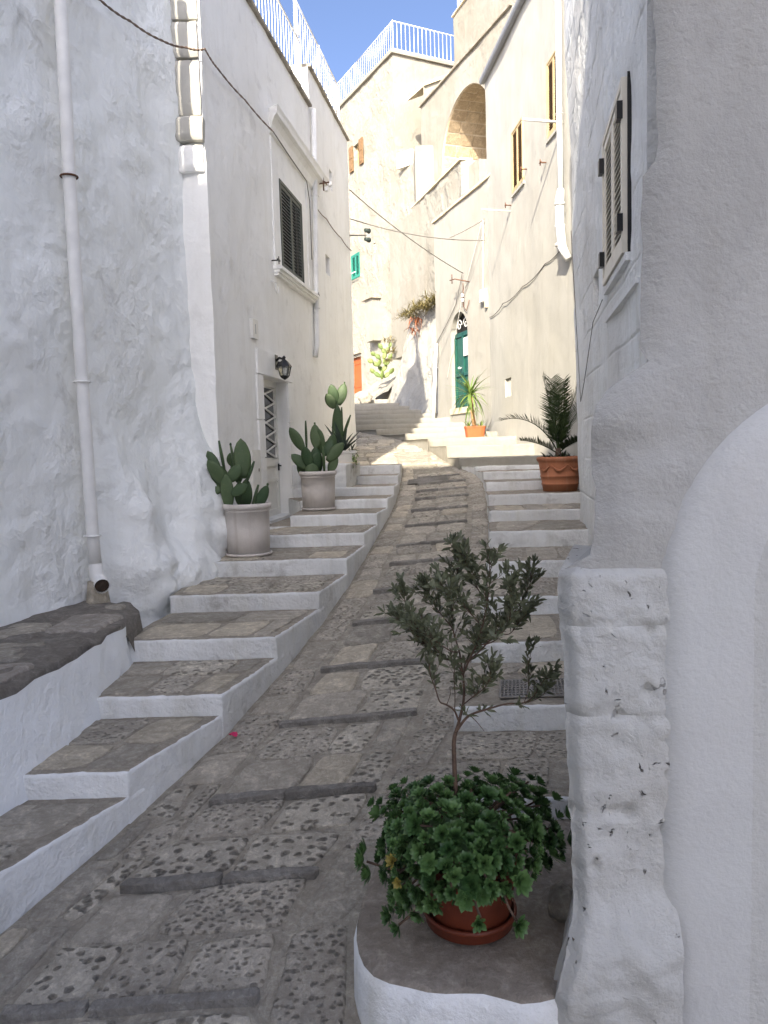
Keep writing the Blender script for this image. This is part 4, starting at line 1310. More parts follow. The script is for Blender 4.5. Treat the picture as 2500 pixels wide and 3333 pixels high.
mb = MB(); mb.lathe([(0, 0.0), (.03, .0), (.035, .03), (0, .05)], 10, 0, (0, 0, 0))
mb2 = MB(); mb2.tube([frG.pt(um + .12, 1.95, kd), frG.pt(um + .12, 1.95, kd + .06), frG.pt(um + .12, 1.95, kd + .09)], [.015, .03, .02], 8); mb2.build("door_knob", M['white_metal'], doorG)
# notice on the door
mb = MB(); n0 = um - .40; frG.box(mb, n0, n0 + .34, 2.22, 2.66, kd + .014, kd + .018); nt = mb.build("notice", M['paper'], doorG)
mb = MB(); frG.box(mb, dG['u0'] - .10, dG['u1'] + .10, 0.82, 0.965, -.2, 0.03); mb.build("threshold", M['coping_cream'], houseG)

# ===== 6. retaining wall with weeds on top
XH = lambda y: XG(20.72) + 0.02 - 0.345 * (y - 20.72)
frH = Frame((XH(20.70), 20.70), (XH(25.9), 25.9), flip=True)
HT = [(0, 3.95), (2.55, 3.92), (2.9, 3.55), (3.6, 2.7), (4.5, 1.9), (5.6, 1.45)]
rH = rough(0.06, 1.3, 0.03, 4.5, 21.0)
mbH = wall("retaining_wall", frH, -0.6, 4.0, M['wash_ret'], None, lambda u, z: rH(u, z) - 0.10 * (z - 1), cell=0.10, thick=.8, ztop=lambda u: interp(HT, u))
tag(mbH, "rough battered rubble retaining wall between the far steps and the green door", "wall")
mb = MB(); frH.box(mb, 0.0, 2.7, -3, 3.9, -1.0, -.45); mb.build("wall_core", M['wash_rubble'], mbH)

# ===== 7. terrace house with the big arch
houseJ = empty("house", (3, 24, 5), "sunlit terraced house with a big tan stone arch high above the green door", "house")
XL = lambda y: 8.01 - 0.28 * y
frL = Frame((XL(20.6), 20.6), (XL(24.5), 24.5), flip=True)
cL = sqrt(1 + .28 ** 2)
rL = rough(0.05, 1.2, 0.02, 4.0, 33.0)
wall("wall", frL, -2, 7.40, M['wash_rubble'], houseJ, rL, cell=0.15, thick=.3)
core(houseJ, frL, 0.02, frL.L - .02, -3, 6.6, 0.3, 2.5, M['wash_far'])
frL2 = Frame((XL(20.6) + 3.0, 20.9), (XL(20.6), 20.6))
frL2.n = Vector((0.1, -1, 0)).normalized()
wall("wall", frL2, 5.0, 7.40, M['wash_far'], houseJ, rL, cell=0.2, thick=.3)
coping(houseJ, frL, -0.05, frL.L + .03, 7.40, M['coping_cream'], 0.32, 0.06, 0.05)
mb = MB()
XJ = lambda y: 10.839 - 0.355 * y
cJ = sqrt(1 + .355 ** 2)
frJ = Frame((XJ(20.4), 20.4), (XJ(26.1), 26.1), flip=True)
uJ = lambda y: (y - 20.4) * cJ
aJ = dict(u0=uJ(21.48), u1=uJ(24.62), z0=7.2, z1=10.28, arch=True, depth=1.7)
rJ = rough(0.02, 0.8, 0.008, 4.0, 41.0)
wall("wall", frJ, 5.5, 11.08, [M['wash_far'], M['tufa_joint']], houseJ, rJ, [aJ], cell=0.16, thick=.4, rev_mi=1)
core(houseJ, frJ, 0.0, frJ.L - .02, 3, 10.95, 1.78, 4.2, M['tufa_joint'])
core(houseJ, frJ, 0.02, aJ['u0'] - .05, 3, 10.95, 0.3, 1.9, M['wash_far'])
core(houseJ, frJ, aJ['u1'] + .05, frJ.L - .02, 3, 10.95, 0.3, 1.9, M['wash_far'])
core(houseJ, frJ, 0.02, frJ.L - .02, 10.45, 10.97, 0.3, 4.2, M['wash_far'], "roof")
core(houseJ, frJ, 0.02, frJ.L + .6, 3, 7.25, -1.0, 1.8, M['wash_far'], "terrace")
coping(houseJ, frJ, 0.0, frJ.L + .03, 11.08, M['coping'], 0.4, 0.07, 0.07)
# tufa blocks lining the arch
mbv = MB(); frJ.box(mbv, aJ['u0'] - .02, aJ['u1'] + .02, 7.2, 10.4, -1.76, -1.70); vault = mbv.build("arch_vault", M['tufa_joint'], houseJ)
uc = (aJ['u0'] + aJ['u1']) / 2; rj = (aJ['u1'] - aJ['u0']) / 2; zc = aJ['z1'] - rj
r5 = random.Random(3)
z = 7.3
row = 0
while z < aJ['z1']:
    h = 0.27
    zm = z + h / 2
    half = rj if zm < zc else sqrt(max(0, rj * rj - (zm - zc) ** 2))
    u = uc - half + 0.02 - (0.22 if row % 2 else 0)
    while u < uc + half - .05:
        w = r5.uniform(.42, .6)
        a, b = max(u, uc - half + .02), min(u + w, uc + half - .02)
        if b - a > .1:
            mb = MB(); frJ.box(mb, a + .008, b - .008, z + .008, z + h - .008, -1.71, -1.665 + r5.uniform(-.008, .012)); mb.build("stone_block", M['tufa'], vault)
        u += w
    z += h; row += 1
na = 15
for i in range(na):
    a0, a1 = pi * i / na + .012, pi * (i + 1) / na - .012
    kk = 0.05; j = 0
    while kk < 1.62:
        d = 0.4 if (i + j) % 2 else 0.5
        k1 = min(1.66, kk + d)
        mb = MB(); vs = []
        for r in (rj - 0.004 - 0.018 * r5.random(), rj + .06):
            for k in (kk + .01, k1 - .01):
                for an in (a0, a1): vs.append(frJ.pt(uc + r * cos(an), zc + r * sin(an), -k))
        mb.add(vs, [(0, 1, 3, 2), (4, 6, 7, 5), (0, 2, 6, 4), (1, 5, 7, 3), (0, 4, 5, 1), (2, 3, 7, 6)])
        mb.build("stone_block", M['tufa'], vault)
        kk = k1; j += 1
for s_ in (-1, 1):
    z = 7.5
    while z < zc - .05:
        kk = 0.05
        while kk < 1.6:
            k1 = min(1.66, kk + r5.uniform(.4, .55))
            mb = MB(); ue = uc + s_ * rj
            frJ.box(mb, min(ue - s_ * .012, ue + s_ * .05), max(ue - s_ * .012, ue + s_ * .05), z + .01, min(zc, z + .27) - .01, -k1 + .01, -kk - .01); mb.build("stone_block", M['tufa'], vault)
            kk = k1
        z += .27
# smooth rendered box beside the terrace
mb = MB(); mb.box(1.30, 2.15, 25.2, 26.4, 4, 9.55); mb.build("stair_tower", M['wash_far'], houseJ)

# upper house with roof rail
houseK = empty("house", (4, 28, 10), "upper cream house at the top with a roof railing, partly out of the picture", "house")
frK = Frame((4.3, 22.6), (2.83, 27.4), flip=True)
wall("wall", frK, 8, 14.6, M['wash_far'], houseK, rough(0.015, .8, .004, 4, 51), cell=.25, thick=.4, ztop=lambda u: 14.55)
core(houseK, frK, 0.02, frK.L - .02, 5, 14.5, 0.3, 4, M['wash_far'])
coping(houseK, frK, 0, frK.L + .03, 14.55, M['coping_cream'], .4, .07, .06)
a_, b_ = frK.pt(frK.L - 2.6, 0, -.15), frK.pt(frK.L - .05, 0, -.15)
c_ = b_ + Vector((2.5, .9, 0))
railing(houseK, [(a_.x, a_.y), (b_.x, b_.y), (c_.x, c_.y)], [14.62] * 3, 1.0, 0.16, M['white_metal'], .008, .016)

# ===== 8. house closing the view
houseI = empty("house", (0, 31, 2), "sunlit rough cream house closing the lane, with railed roof terrace and brown shutters", "house")
XI = lambda y: 14.936 - 0.49 * y
cI = sqrt(1 + .49 ** 2)
frI = Frame((XI(25.2), 25.2), (XI(37.0), 37.0), flip=True)
uI = lambda y: (y - 25.2) * cI
rI = rough(0.035, 0.9, 0.018, 3.5, 61.0)
wI = dict(u0=uI(31.62), u1=uI(32.15), z0=11.3, z1=12.2, depth=.25)
oI = dict(u0=uI(32.05), u1=uI(32.95), z0=1.85, z1=3.84, depth=.25)
pI = dict(u0=uI(30.55), u1=uI(30.75), z0=7.62, z1=7.98, depth=.12)
qI = dict(u0=uI(29.0), u1=uI(29.12), z0=7.9, z1=8.2, depth=.2)
gI = dict(u0=uI(31.9), u1=uI(32.66), z0=7.02, z1=8.0, depth=.12)
wall("wall", frI, 0.2, 14.16, M['wash_rubble'], houseI, rI, [wI, oI, gI, pI], cell=.2, thick=.4, u0=uI(28.9))
wall("wall", frI, 0.2, 9.92, M['wash_rubble'], houseI, rI, [qI], cell=.2, thick=.4, u1=uI(28.9), ztop=lambda u: 9.92 if u > uI(27.3) else 9.92 - 1.0 * min(1, (uI(27.3) - u) / .25))
core(houseI, frI, 0.05, uI(28.88), -3, 8.6, .42, 3, M['wash_far'])
core(houseI, frI, uI(28.92), frI.L, -3, 14.1, .42, 8, M['wash_far'])
corner = frI.pt(uI(28.9), 0, 0)
frI2 = Frame((corner.x, corner.y), (corner.x + 5 * .9, corner.y + 5 * .44))
wall("wall", frI2, 6, 14.16, M['wash_far'], houseI, rough(.015, .8, .004, 4, 71), cell=.25, thick=.4)
coping(houseI, frI, uI(28.85), frI.L, 14.16, M['wash_far'], .4, .14, .10, amp=.004)
coping(houseI, frI2, -.1, 5, 14.16, M['wash_far'], .4, .14, .10, amp=.004)
far_ = frI.pt(uI(35.5), 0, -.1); r_ = frI2.pt(4.6, 0, -.1); cc = corner + Vector((.02, .12, 0))
railing(houseI, [(far_.x, far_.y), (frI.pt(uI(32), 0, -.1).x, frI.pt(uI(32), 0, -.1).y), (cc.x, cc.y), (r_.x, r_.y)], [14.3] * 4, 1.05, .17, M['white_metal'], .009, .018)
# brown shutters folded open beside the window
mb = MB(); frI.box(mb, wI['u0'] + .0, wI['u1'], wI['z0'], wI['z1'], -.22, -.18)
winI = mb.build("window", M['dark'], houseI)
mb = MB()
for a, b, c, d in ((wI['u0'], wI['u0'] + .06, wI['z0'], wI['z1']), (wI['u1'] - .06, wI['u1'], wI['z0'], wI['z1']), ((wI['u0'] + wI['u1']) / 2 - .03, (wI['u0'] + wI['u1']) / 2 + .03, wI['z0'], wI['z1']), (wI['u0'], wI['u1'], wI['z1'] - .06, wI['z1'])):
    frI.box(mb, a, b, c, d, -.18, -.13)
mb.build("window_frame", M['shutter_tan'], winI)
for a, b in ((wI['u0'] - .36, wI['u0'] - .01), (wI['u1'] + .01, wI['u1'] + .36)):
    mb = MB(); frI.box(mb, a, b, wI['z0'] - .04, wI['z1'] + .04, .02, .06); frI.box(mb, a + .05, b - .05, wI['z0'] + .05, wI['z0'] + .4, .06, .075); frI.box(mb, a + .05, b - .05, wI['z0'] + .48, wI['z1'] - .05, .06, .075); mb.build("shutter_leaf", M['shutter_brown'], winI)
slat_shutter(houseI, frI, gI['u0'] + .004, gI['u1'] - .004, gI['z0'] + .004, gI['z1'] - .004, 0.0, M['shutter_green'], M['shutter_green'], 14, fw=.05)
mb = MB(); frI.box(mb, gI['u0'] - .1, gI['u1'] + .15, gI['z0'] + .12, gI['z0'] + .15, .25, .28); mb.build("clothes_rail", M['white_metal'], houseI)
mb = MB(); frI.box(mb, oI['u0'], oI['u1'], oI['z0'], oI['z1'], -.2, -.12)
for a, b, c, d in ((oI['u0'], oI['u0'] + .08, oI['z0'], oI['z1']), (oI['u1'] - .08, oI['u1'], oI['z0'], oI['z1']), (oI['u0'], oI['u1'], oI['z1'] - .28, oI['z1'] - .2), (oI['u0'], oI['u1'], 2.6, 2.7)):
    frI.box(mb, a, b, c, d, -.12, -.10)
mb.build("door", M['door_orange'], houseI)
mb = MB(); frI.box(mb, oI['u0'] - .1, oI['u1'] + .1, 3.95, 4.02, -.1, .10); mb.build("drip_course", M['coping'], houseI)
mb = MB(); frI.box(mb, pI['u0'], pI['u1'], pI['z0'], pI['z1'], -.12, -.08)
mb.build("vent", M['coping_cream'], houseI)
for k in range(4):
    mb = MB(); z = pI['z0'] + .03 + .085 * k; frI.box(mb, pI['u0'], pI['u1'], z, z + .04, -.08, -.03); mb.build("vent_slat", M['shutter_cream'], houseI)
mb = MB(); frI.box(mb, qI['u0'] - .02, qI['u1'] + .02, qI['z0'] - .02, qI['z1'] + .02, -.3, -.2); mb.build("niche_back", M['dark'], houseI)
# small projecting niche wall low on the house
mb = MB(); frI.box(mb, uI(30.3), uI(30.9), 4.2, 5.8, -.1, .35); mb.build("buttress", M['wash_far'], houseI)
mb = MB(); frI.box(mb, uI(30.2), uI(31.0), 5.8, 5.88, -.1, .45); mb.build("buttress_cap", M['coping'], houseI)
# white gable between the roof terrace and the arch
mb = MB()
v = [(1.72, 26.9, 6), (4.4, 28.2, 6), (4.4, 28.2, 12.9), (2.95, 27.5, 12.75), (1.72, 26.9, 12.1)]
v2 = [(x + .1, y + 1.2, z) for x, y, z in v]
mb.add(v + v2, [(0, 1, 2, 3, 4), (9, 8, 7, 6, 5), (0, 5, 6, 1), (1, 6, 7, 2), (2, 7, 8, 3), (3, 8, 9, 4), (4, 9, 5, 0)])
mb.build("gable", M['wash_far'], houseI)
mb = MB()
for (a, b) in ((v[4], v[3]), (v[3], v[2])):
    a, b = Vector(a), Vector(b); d = (b - a).normalized(); n_ = Vector((d.y, -d.x, 0)).normalized()
    if n_.y > 0: n_ = -n_
    vs = [p + n_ * k + Vector((0, 0, z)) for p in (a, b) for k, z in ((.08, .0), (.08, .10), (-1.2, .10), (-1.2, .0))]
    mb.add(vs, [(0, 1, 5, 4), (1, 2, 6, 5), (2, 3, 7, 6), (3, 0, 4, 7), (0, 3, 2, 1), (4, 5, 6, 7)])
mb.build("gable_coping", M['coping_cream'], houseI)

# ===== 9. tall house behind the photographer, whose roof line throws the lane into shade
houseS = empty("house", (-4.5, -16, -4), "tall whitewashed house standing behind the photographer across the lane", "house")
SY = -9.0
SZ = 2.95 + tan(radians(SUN_EL)) / cos(radians(SUN_AZ)) * (8.4 - SY)
frS = Frame((2.6, SY), (-11.5, SY))
wS = [dict(u0=2 + 3.2 * i, u1=3 + 3.2 * i, z0=z, z1=z + 1.5, depth=.2) for i in range(4) for z in (0.5, 4.2, 8.0)]
frS.n = Vector((0, 1, 0))
wall("wall", frS, -4.2, SZ, M['wash_smooth'], houseS, rough(.02, .8, .006, 4, 81), wS, cell=.4, thick=.4)
core(houseS, frS, 0, frS.L, -4.3, SZ - .02, .4, 8, M['wash_smooth'])
for w in wS:
    mb = MB(); frS.box(mb, w['u0'], w['u1'], w['z0'], w['z1'], -.16, -.1); mb.build("shutter", M['shutter_dark'], houseS)


# ------------------------------------------------------------------ fittings on the walls
def pipe_thing(name, path, r, mat, label, bands=(), band_mat=None, band_r=1.25, cat="drainpipe", n=14):
    base = path[-1]
    root = empty(name, base, label, cat)
    mb = MB(); mb.tube(path, r, n); mb.build("pipe", mat, root)
    for (p, m) in bands:
        p = Vector(p)
        mb = MB()
        ring = [p + Vector((cos(a) * r * band_r, sin(a) * r * band_r, 0.0)) for a in [2 * pi * k / 14 for k in range(15)]]
        mb.tube(ring, r * 0.16, 6); mb.build("pipe_clamp", m, root)
    return root

# left drainpipe with an open elbow at its foot
def onA(y, z, k=0.0): return frA.pt(uA(y), z, k)
pa = [onA(6.46, 5.8, .13), onA(6.46, 3.55, .13), onA(6.44, 2.26, .13), onA(6.45, .62, .13), onA(6.46, -0.62, .135), onA(6.47, -0.93, .14)]
dp = pipe_thing("drainpipe", pa, 0.052, M['white_pvc'], "white drainpipe with an open elbow running down the near left wall", [(pa[2], M['rust']), (pa[3], M['white_pvc']), (onA(6.46, -.66, .135), M['white_pvc'])])
mb = MB()
el = [onA(6.47, -0.90, .14), onA(6.46, -1.0, .15), onA(6.44, -1.05, .20)]
e0 = el[-1]; dirn = Vector((0.42, -0.75, -0.28)).normalized()
mb.tube([el[0], el[1], e0 - dirn * .02, e0 + dirn * .07], [.056, .060, .060, .060], 16, cap=False)
mb.tube([e0 + dirn * .065, e0 + dirn * .078], [.066, .066], 16, cap=False)
mb.build("elbow", M['white_pvc'], dp)
mb = MB(); mb.tube([e0 - dirn * .0, e0 + dirn * .072], [.054, .056], 16, cap=True); mb.build("elbow_bore", M['soil'], dp)
mb = MB(); vs = []
for k, (z, r) in enumerate(((-1.24, .10), (-1.12, .085), (-1.04, .075))):
    for a in range(12):
        an = 2 * pi * a / 12
        c = onA(6.46, z, .15)
        vs.append(c + Vector((r * cos(an), r * sin(an), 0)) + noise.noise_vector(Vector((an, z * 5, 1))) * .01)
mb.add(vs, [(k * 12 + a, k * 12 + (a + 1) % 12, (k + 1) * 12 + (a + 1) % 12, (k + 1) * 12 + a) for k in range(2) for a in range(12)] + [tuple(range(24, 36))], 0, True)
mb.build("pipe_foot", M['pave_pale'], dp)
# downpipe on the left far house
def onB(y, z, k=0.0): return frB.pt(uB(y), z, k)
pipe_thing("drainpipe", [onB(13.16, 5.6, .06), onB(13.12, 4.6, .06), onB(12.98, 2.9, .055), onB(12.92, 1.75, .05), onB(12.86, 1.55, .03)], .045, M['white_pvc'], "slim whitewashed downpipe right of the dark shuttered window", [(onB(13.1, 4.2, .06), M['white_pvc']), (onB(12.95, 2.35, .055), M['white_pvc'])])
# pipe on the right far house, with a thicker lower elbow
def onF(y, z, k=0.0): return frF.pt(uF(y), z, k)
rp = pipe_thing("drainpipe", [onF(12.40, 7.9, .10), onF(12.40, 5.2, .10), onF(12.36, 3.9, .10)], .045, M['white_pvc'], "white rain pipe with thick lower elbow on the sunlit right house", [(onF(12.4, 5.1, .10), M['white_pvc'])])
mb = MB(); mb.tube([onF(12.36, 3.95, .10), onF(12.33, 3.8, .13), onF(12.30, 3.4, .14), onF(12.26, 3.05, .12), onF(12.20, 2.85, .04)], [.055, .07, .07, .07, .06], 14); mb.build("elbow", M['white_pvc'], rp)
for z in (3.72, 3.38, 3.1):
    mb = MB(); c = onF(12.31, z, .135); mb.tube([c + Vector((0, 0, -.02)), c + Vector((0, 0, .02))], .078, 14); mb.build("pipe_collar", M['white_pvc'], rp)
# pipe at the corner of the retaining wall
pipe_thing("drainpipe", [Vector((1.50, 20.52, 2.72)), Vector((1.44, 20.50, 1.8)), Vector((1.37, 20.46, 0.62))], .045, M['white_pvc'], "thin white pipe standing where the retaining wall meets the door wall", [((1.46, 20.5, 2.1), M['white_pvc'])])

def cable(name, pts, r, mat, label, sag=0.0, seg=14, twist=0, parent=None):
    mb = MB()
    P = [Vector(p) for p in pts]
    path = []
    for a, b in zip(P[:-1], P[1:]):
        for k in range(seg):
            t = k / seg
            path.append(a.lerp(b, t) - Vector((0, 0, sag * 4 * t * (1 - t))))
    path.append(P[-1])
    if twist:
        for ph in (0, pi):
            pp = [p + Vector((0, cos(i * 1.1 + ph), sin(i * 1.1 + ph))) * r * 0.9 for i, p in enumerate(path)]
            mb.tube(pp, r, 5)
    else: mb.tube(path, r, 5)
    o = mb.build(name, mat)
    return tag(o, label, "cable")
cable("cable", [onA(5.6, 3.6, .10), onA(7.0, 3.93, .12), onA(7.46, 3.99, .12), onA(8.0, 4.09, .12), Vector((-1.90, 8.27, 4.17)), Vector((-1.72, 8.33, 4.18)), onB(8.75, 4.18, .07), onB(9.69, 4.26, .05), onB(10.68, 4.27, .10)], .007, M['wire_brown'], "twisted brown cable crossing from the near left wall to the cornice", 0.015, 14, twist=1)
cable("cable", [onB(10.68, 4.27, .10), onB(11.68, 4.30, .05), onB(12.6, 4.27, .05), onB(12.75, 4.0, .05), onB(12.8, 3.1, .04)], .008, M['wire'], "grey cable running under the cornice and down beside the shuttered window", 0.0)
cable("cable", [onB(13.04, 4.06, .05), onB(13.96, 4.08, .04), onB(15.2, 4.07, .04), onB(16.2, 4.08, .04)], .009, M['wire_brown'], "cable along the far end of the left house wall", 0.03)
cable("cable", [onB(16.2, 5.3, .03), Vector((2.06, 18.82, 4.14))], .011, M['wire'], "grey overhead wire sloping from the left house down to the green door wall", 0.10, 30)
cable("cable", [onB(16.2, 4.72, .03), Vector((2.41, 17.68, 4.60))], .011, M['wire'], "nearly level overhead wire crossing from the left house to the right corner", 0.12, 30)
cable("cable", [Vector((1.60, 17.2, 4.55)), Vector((2.42, 17.6, 5.04))], .009, M['wire'], "short stay wire joining the overhead wire to the right corner", 0.02)
def onG(y, z, k=0.0): return frG.pt(uG(y), z, k)
cable("cable", [onG(17.68, 5.05, .03), onG(17.7, 4.5, .03), onG(17.73, 3.3, .03)], .022, M['wire_white'], "whitewashed conduit running down the corner beside the green door wall", 0.0)
cable("cable", [onG(18.83, 4.12, .06), onG(19.3, 3.5, .03), onG(20.6, 2.75, .04)], .010, M['wire'], "thin wire slanting down the wall left of the green arched door", 0.03)
cable("cable", [onG(17.72, 5.0, .05), onG(18.9, 3.6, .03), onG(19.5, 2.6, .03), onG(19.95, 1.75, .03)], .007, M['wire_white'], "faint pale wire slanting past the arch of the green door", 0.02)
cable("cable", [onF(17.4, 2.85, .02), onF(16.2, 2.93, .03), onF(14.8, 2.98, .02), onF(13.4, 3.07, .03), onF(12.45, 3.15, .02)], .008, M['wire'], "thin slack wire running low across the sunlit right house", 0.05)
cable("cable", [frR.pt(uR(8.9), 2.4, .09), frR.pt(uR(8.7), 1.4, .06), frR.pt(uR(8.4), .45, .04), frR.pt(uR(8.0), .62, .04), frR.pt(uR(7.0), 1.08, .05), frR.pt(uR(6.2), 1.13, .06)], .004, M['wire'], "thin dark wire drooping along the right near wall below the shutters", 0.0)

# brackets, rods and boxes
def rod(name, a, b, r, mat, label, cat="bracket", extra=()):
    mb = MB(); mb.tube([a, b], r, 7)
    for (p, q, rr_) in extra: mb.tube([p, q], rr_, 6)
    return tag(mb.build(name, mat), label, cat)
a = onF(12.50, 5.02, -.02); rod("clothes_rod", a, onF(12.50, 5.06, .66), .022, M['wire_white'], "white rod sticking out of the right house below its upper window", "rod")
a = onF(15.66, 4.62, -.02); rod("clothes_rod", a, onF(15.66, 4.66, .58), .014, M['wire_white'], "thin white rod sticking out below the lower tan window", "rod")
for (y, z, lab) in ((13.35, 4.72, "small dark bracket under the upper tan window"), (14.50, 5.02, "small dark bracket right of the lower tan window"), (15.60, 4.72, "small dark bracket under the lower tan window")):
    p = onF(y, z); rod("wall_bracket", onF(y, z, -.02), onF(y, z, .12), .012, M['rust'], lab, "bracket", [(onF(y, z - .05, .11), onF(y, z + .05, .11), .01), (onF(y - .05, z, .11), onF(y + .05, z, .11), .01)])
# insulator bracket beside the left cornice
root = empty("insulator_bracket", onB(13.35, 4.43, 0), "rusty bracket with white insulators at the end of the left cornice", "bracket")
mb = MB(); mb.tube([onB(13.3, 4.45, -.02), onB(13.3, 4.47, .26)], .012, 6); mb.tube([onB(13.3, 4.34, .16), onB(13.3, 4.62, .16)], .012, 6); mb.tube([onB(13.22, 4.46, .2), onB(13.40, 4.46, .2)], .01, 6); mb.build("arm", M['rust'], root)
for k, (z, kk) in enumerate(((4.36, .20), (4.44, .27))):
    mb = MB(); mb.lathe([(0, -.03), (.03, -.03), (.035, 0), (.022, .02), (.028, .04), (0, .045)], 10, 0, onB(13.32, z, kk)); mb.build("insulator", M['white_metal'], root)
# twin spotlights on the far corner of the left house
root = empty("twin_spotlight", onB(16.2, 4.39, 0), "pair of small grey floodlights on an arm at the left house corner", "floodlight")
mb = MB(); mb.tube([onB(16.2, 4.39, -.02), onB(16.2, 4.37, .36)], .013, 6); mb.tube([onB(16.2, 4.27, .33), onB(16.2, 4.47, .33)], .011, 6); mb.build("arm", M['wire'], root)
for z in (4.28, 4.46):
    mb = MB(); c = onB(16.2, z, .36); mb.tube([c + Vector((-.03, -.05, 0)), c + Vector((.02, .0, 0)), c + Vector((.05, .04, 0))], [.035, .045, .055], 10); mb.build("lamp_head", M['shutter_dark'], root)
# old bracket above the green door
root = empty("wire_bracket", onG(18.72, 3.95, 0), "old iron wire bracket with insulators on the wall above the green door", "bracket")
mb = MB(); mb.tube([onG(18.55, 3.88, -.02), onG(18.75, 3.98, .28), onG(19.0, 4.0, .30)], .013, 6); mb.tube([onG(18.9, 3.9, .29), onG(18.9, 4.12, .29)], .012, 6); mb.tube([onG(18.8, 3.9, .05), onG(18.8, 3.35, .05), onG(18.62, 3.22, .05), onG(18.5, 3.45, .03)], .010, 6); mb.build("arm", M['rust'], root)
for z in (3.62, 3.50):
    mb = MB(); mb.lathe([(0, -.04), (.035, -.04), (.03, 0), (.04, .03), (0, .04)], 10, 0, onG(18.8, z, .07)); mb.build("insulator", M['white_metal'], root)
root = empty("junction_box", onG(17.72, 3.3, 0), "small white electrical junction box on the corner right of the green door", "box")
mb = MB(); frG.box(mb, uG(17.62), uG(17.80), 3.25, 3.52, .0, .10); mb.build("case", M['white_metal'], root)
mb = MB(); frG.box(mb, uG(17.55), uG(17.615), 3.10, 3.45, .0, .07); mb.build("cover", M['coping_cream'], root)
# utility cupboard and bell plate by the left door
root = empty("utility_box", onB(9.70, -.55, 0), "flush white utility box door in the wall left of the house door", "utility box")
mb = MB(); frB.box(mb, uB(9.46), uB(9.80), -.58, .03, -.02, .030); mb.build("case", M['door_white'], root)
mb = MB(); frB.box(mb, uB(9.485), uB(9.775), -.555, .005, .030, .037); mb.build("flap", M['door_white'], root)
mb = MB(); mb.tube([onB(9.69, -.22, .03), onB(9.69, -.22, .043)], .022, 12); mb.build("latch", M['steel'], root)
root = empty("house_number_plate", onB(9.85, 1.2, 0), "small white plate with a single stroke left of the lintel", "plate")
mb = MB(); frB.box(mb, uB(9.70), uB(9.90), 1.42, 1.66, -.01, .034); mb.build("plate", M['door_white'], root)
mb = MB(); frB.box(mb, uB(9.785), uB(9.805), 1.48, 1.60, .034, .037); mb.build("numeral", M['shutter_grey'], root)
# curled hooks under the left sill
for (y, lab) in ((10.70, "curled white iron hook below the left end of the window sill"), (12.98, "curled white iron hook below the right end of the window sill")):
    mb = MB(); pts = [onB(y - .12, 2.30, .03)]
    for k in range(16):
        t = k / 15 * 1.7 * pi
        pts.append(onB(y + .08 + .07 * cos(t + pi / 2), 2.24 + .07 * sin(t + pi / 2), .04))
    mb.tube(pts, .009, 5); tag(mb.build("iron_hook", M['white_metal']), lab, "hook")

# lantern over the door
root = empty("wall_lantern", (-1.30, 10.45, 0.97), "black iron lantern with glass panes above the left house door", "lantern")
lc = Vector((-1.285, 10.46, 0))
mb = MB(); w0 = onB(10.66, 1.22, 0)
frB.box(mb, uB(10.60), uB(10.72), 1.12, 1.32, .0, .03)
mb.tube([onB(10.66, 1.24, .02), Vector((-1.36, 10.56, 1.27)), Vector((-1.285, 10.46, 1.235))], [.018, .016, .014], 8)
mb.tube([onB(10.66, 1.15, .02), Vector((-1.37, 10.58, 1.22))], .012, 6)
mb.build("bracket", M['black_metal'], root)
def hexring(r, z): return [lc + Vector((r * cos(pi / 3 * k + .3), r * sin(pi / 3 * k + .3), z)) for k in range(6)]
mb = MB()
rings = [hexring(.105, 1.135), hexring(.098, 1.15), hexring(.055, 1.205), hexring(.018, 1.235), hexring(.018, 1.25), hexring(.026, 1.262), hexring(.006, 1.285)]
mb.add([p for r in rings for p in r], [(i * 6 + k, i * 6 + (k + 1) % 6, (i + 1) * 6 + (k + 1) % 6, (i + 1) * 6 + k) for i in range(6) for k in range(6)] + [tuple(range(6))])
mb.build("roof", M['black_metal'], root)
mb = MB()
rings = [hexring(.062, 1.02), hexring(.062, 1.005), hexring(.04, .985), hexring(.01, .965)]
mb.add([p for r in rings for p in r], [(i * 6 + k, i * 6 + (k + 1) % 6, (i + 1) * 6 + (k + 1) % 6, (i + 1) * 6 + k) for i in range(3) for k in range(6)] + [tuple(range(6))])
mb.build("base", M['black_metal'], root)
for k in range(6):
    a, b = hexring(.062, 1.015)[k], hexring(.092, 1.14)[k]
    mb = MB(); mb.tube([a, b], .006, 5); mb.build("glazing_bar", M['black_metal'], root)
    a2, b2 = hexring(.060, 1.02)[(k + 1) % 6], hexring(.088, 1.138)[(k + 1) % 6]
    mb = MB(); mb.add([hexring(.060, 1.02)[k], a2, b2, hexring(.088, 1.138)[k]], [(0, 1, 2, 3)]); mb.build("pane", M['lamp_glass'], root)
mb = MB(); mb.lathe([(0, 1.03), (.018, 1.035), (.026, 1.07), (.018, 1.10), (0.012, 1.13), (0, 1.13)], 10, 0, lc); mb.build("bulb", M['paper'], root)

# air conditioner on the far terrace
root = empty("air_conditioner", (1.12, 28.15, 9.9), "cream air conditioning unit on the terrace left of the arch", "air conditioner")
Mx = Matrix.Translation((1.17, 28.2, 0)) @ Matrix.Rotation(radians(-40), 4, 'Z')
mb = MB(); mb.box(-.34, .34, -.16, .16, 9.93, 10.46, 0, Mx); mb.build("case", M['ac'], root)
mb = MB()
vs = [Mx @ Vector((-.06 + .19 * cos(a), -.165, 10.19 + .19 * sin(a))) for a in [2 * pi * k / 20 for k in range(20)]]
mb.add(vs, [tuple(range(20))]); mb.build("fan_grille", M['shutter_grey'], root)

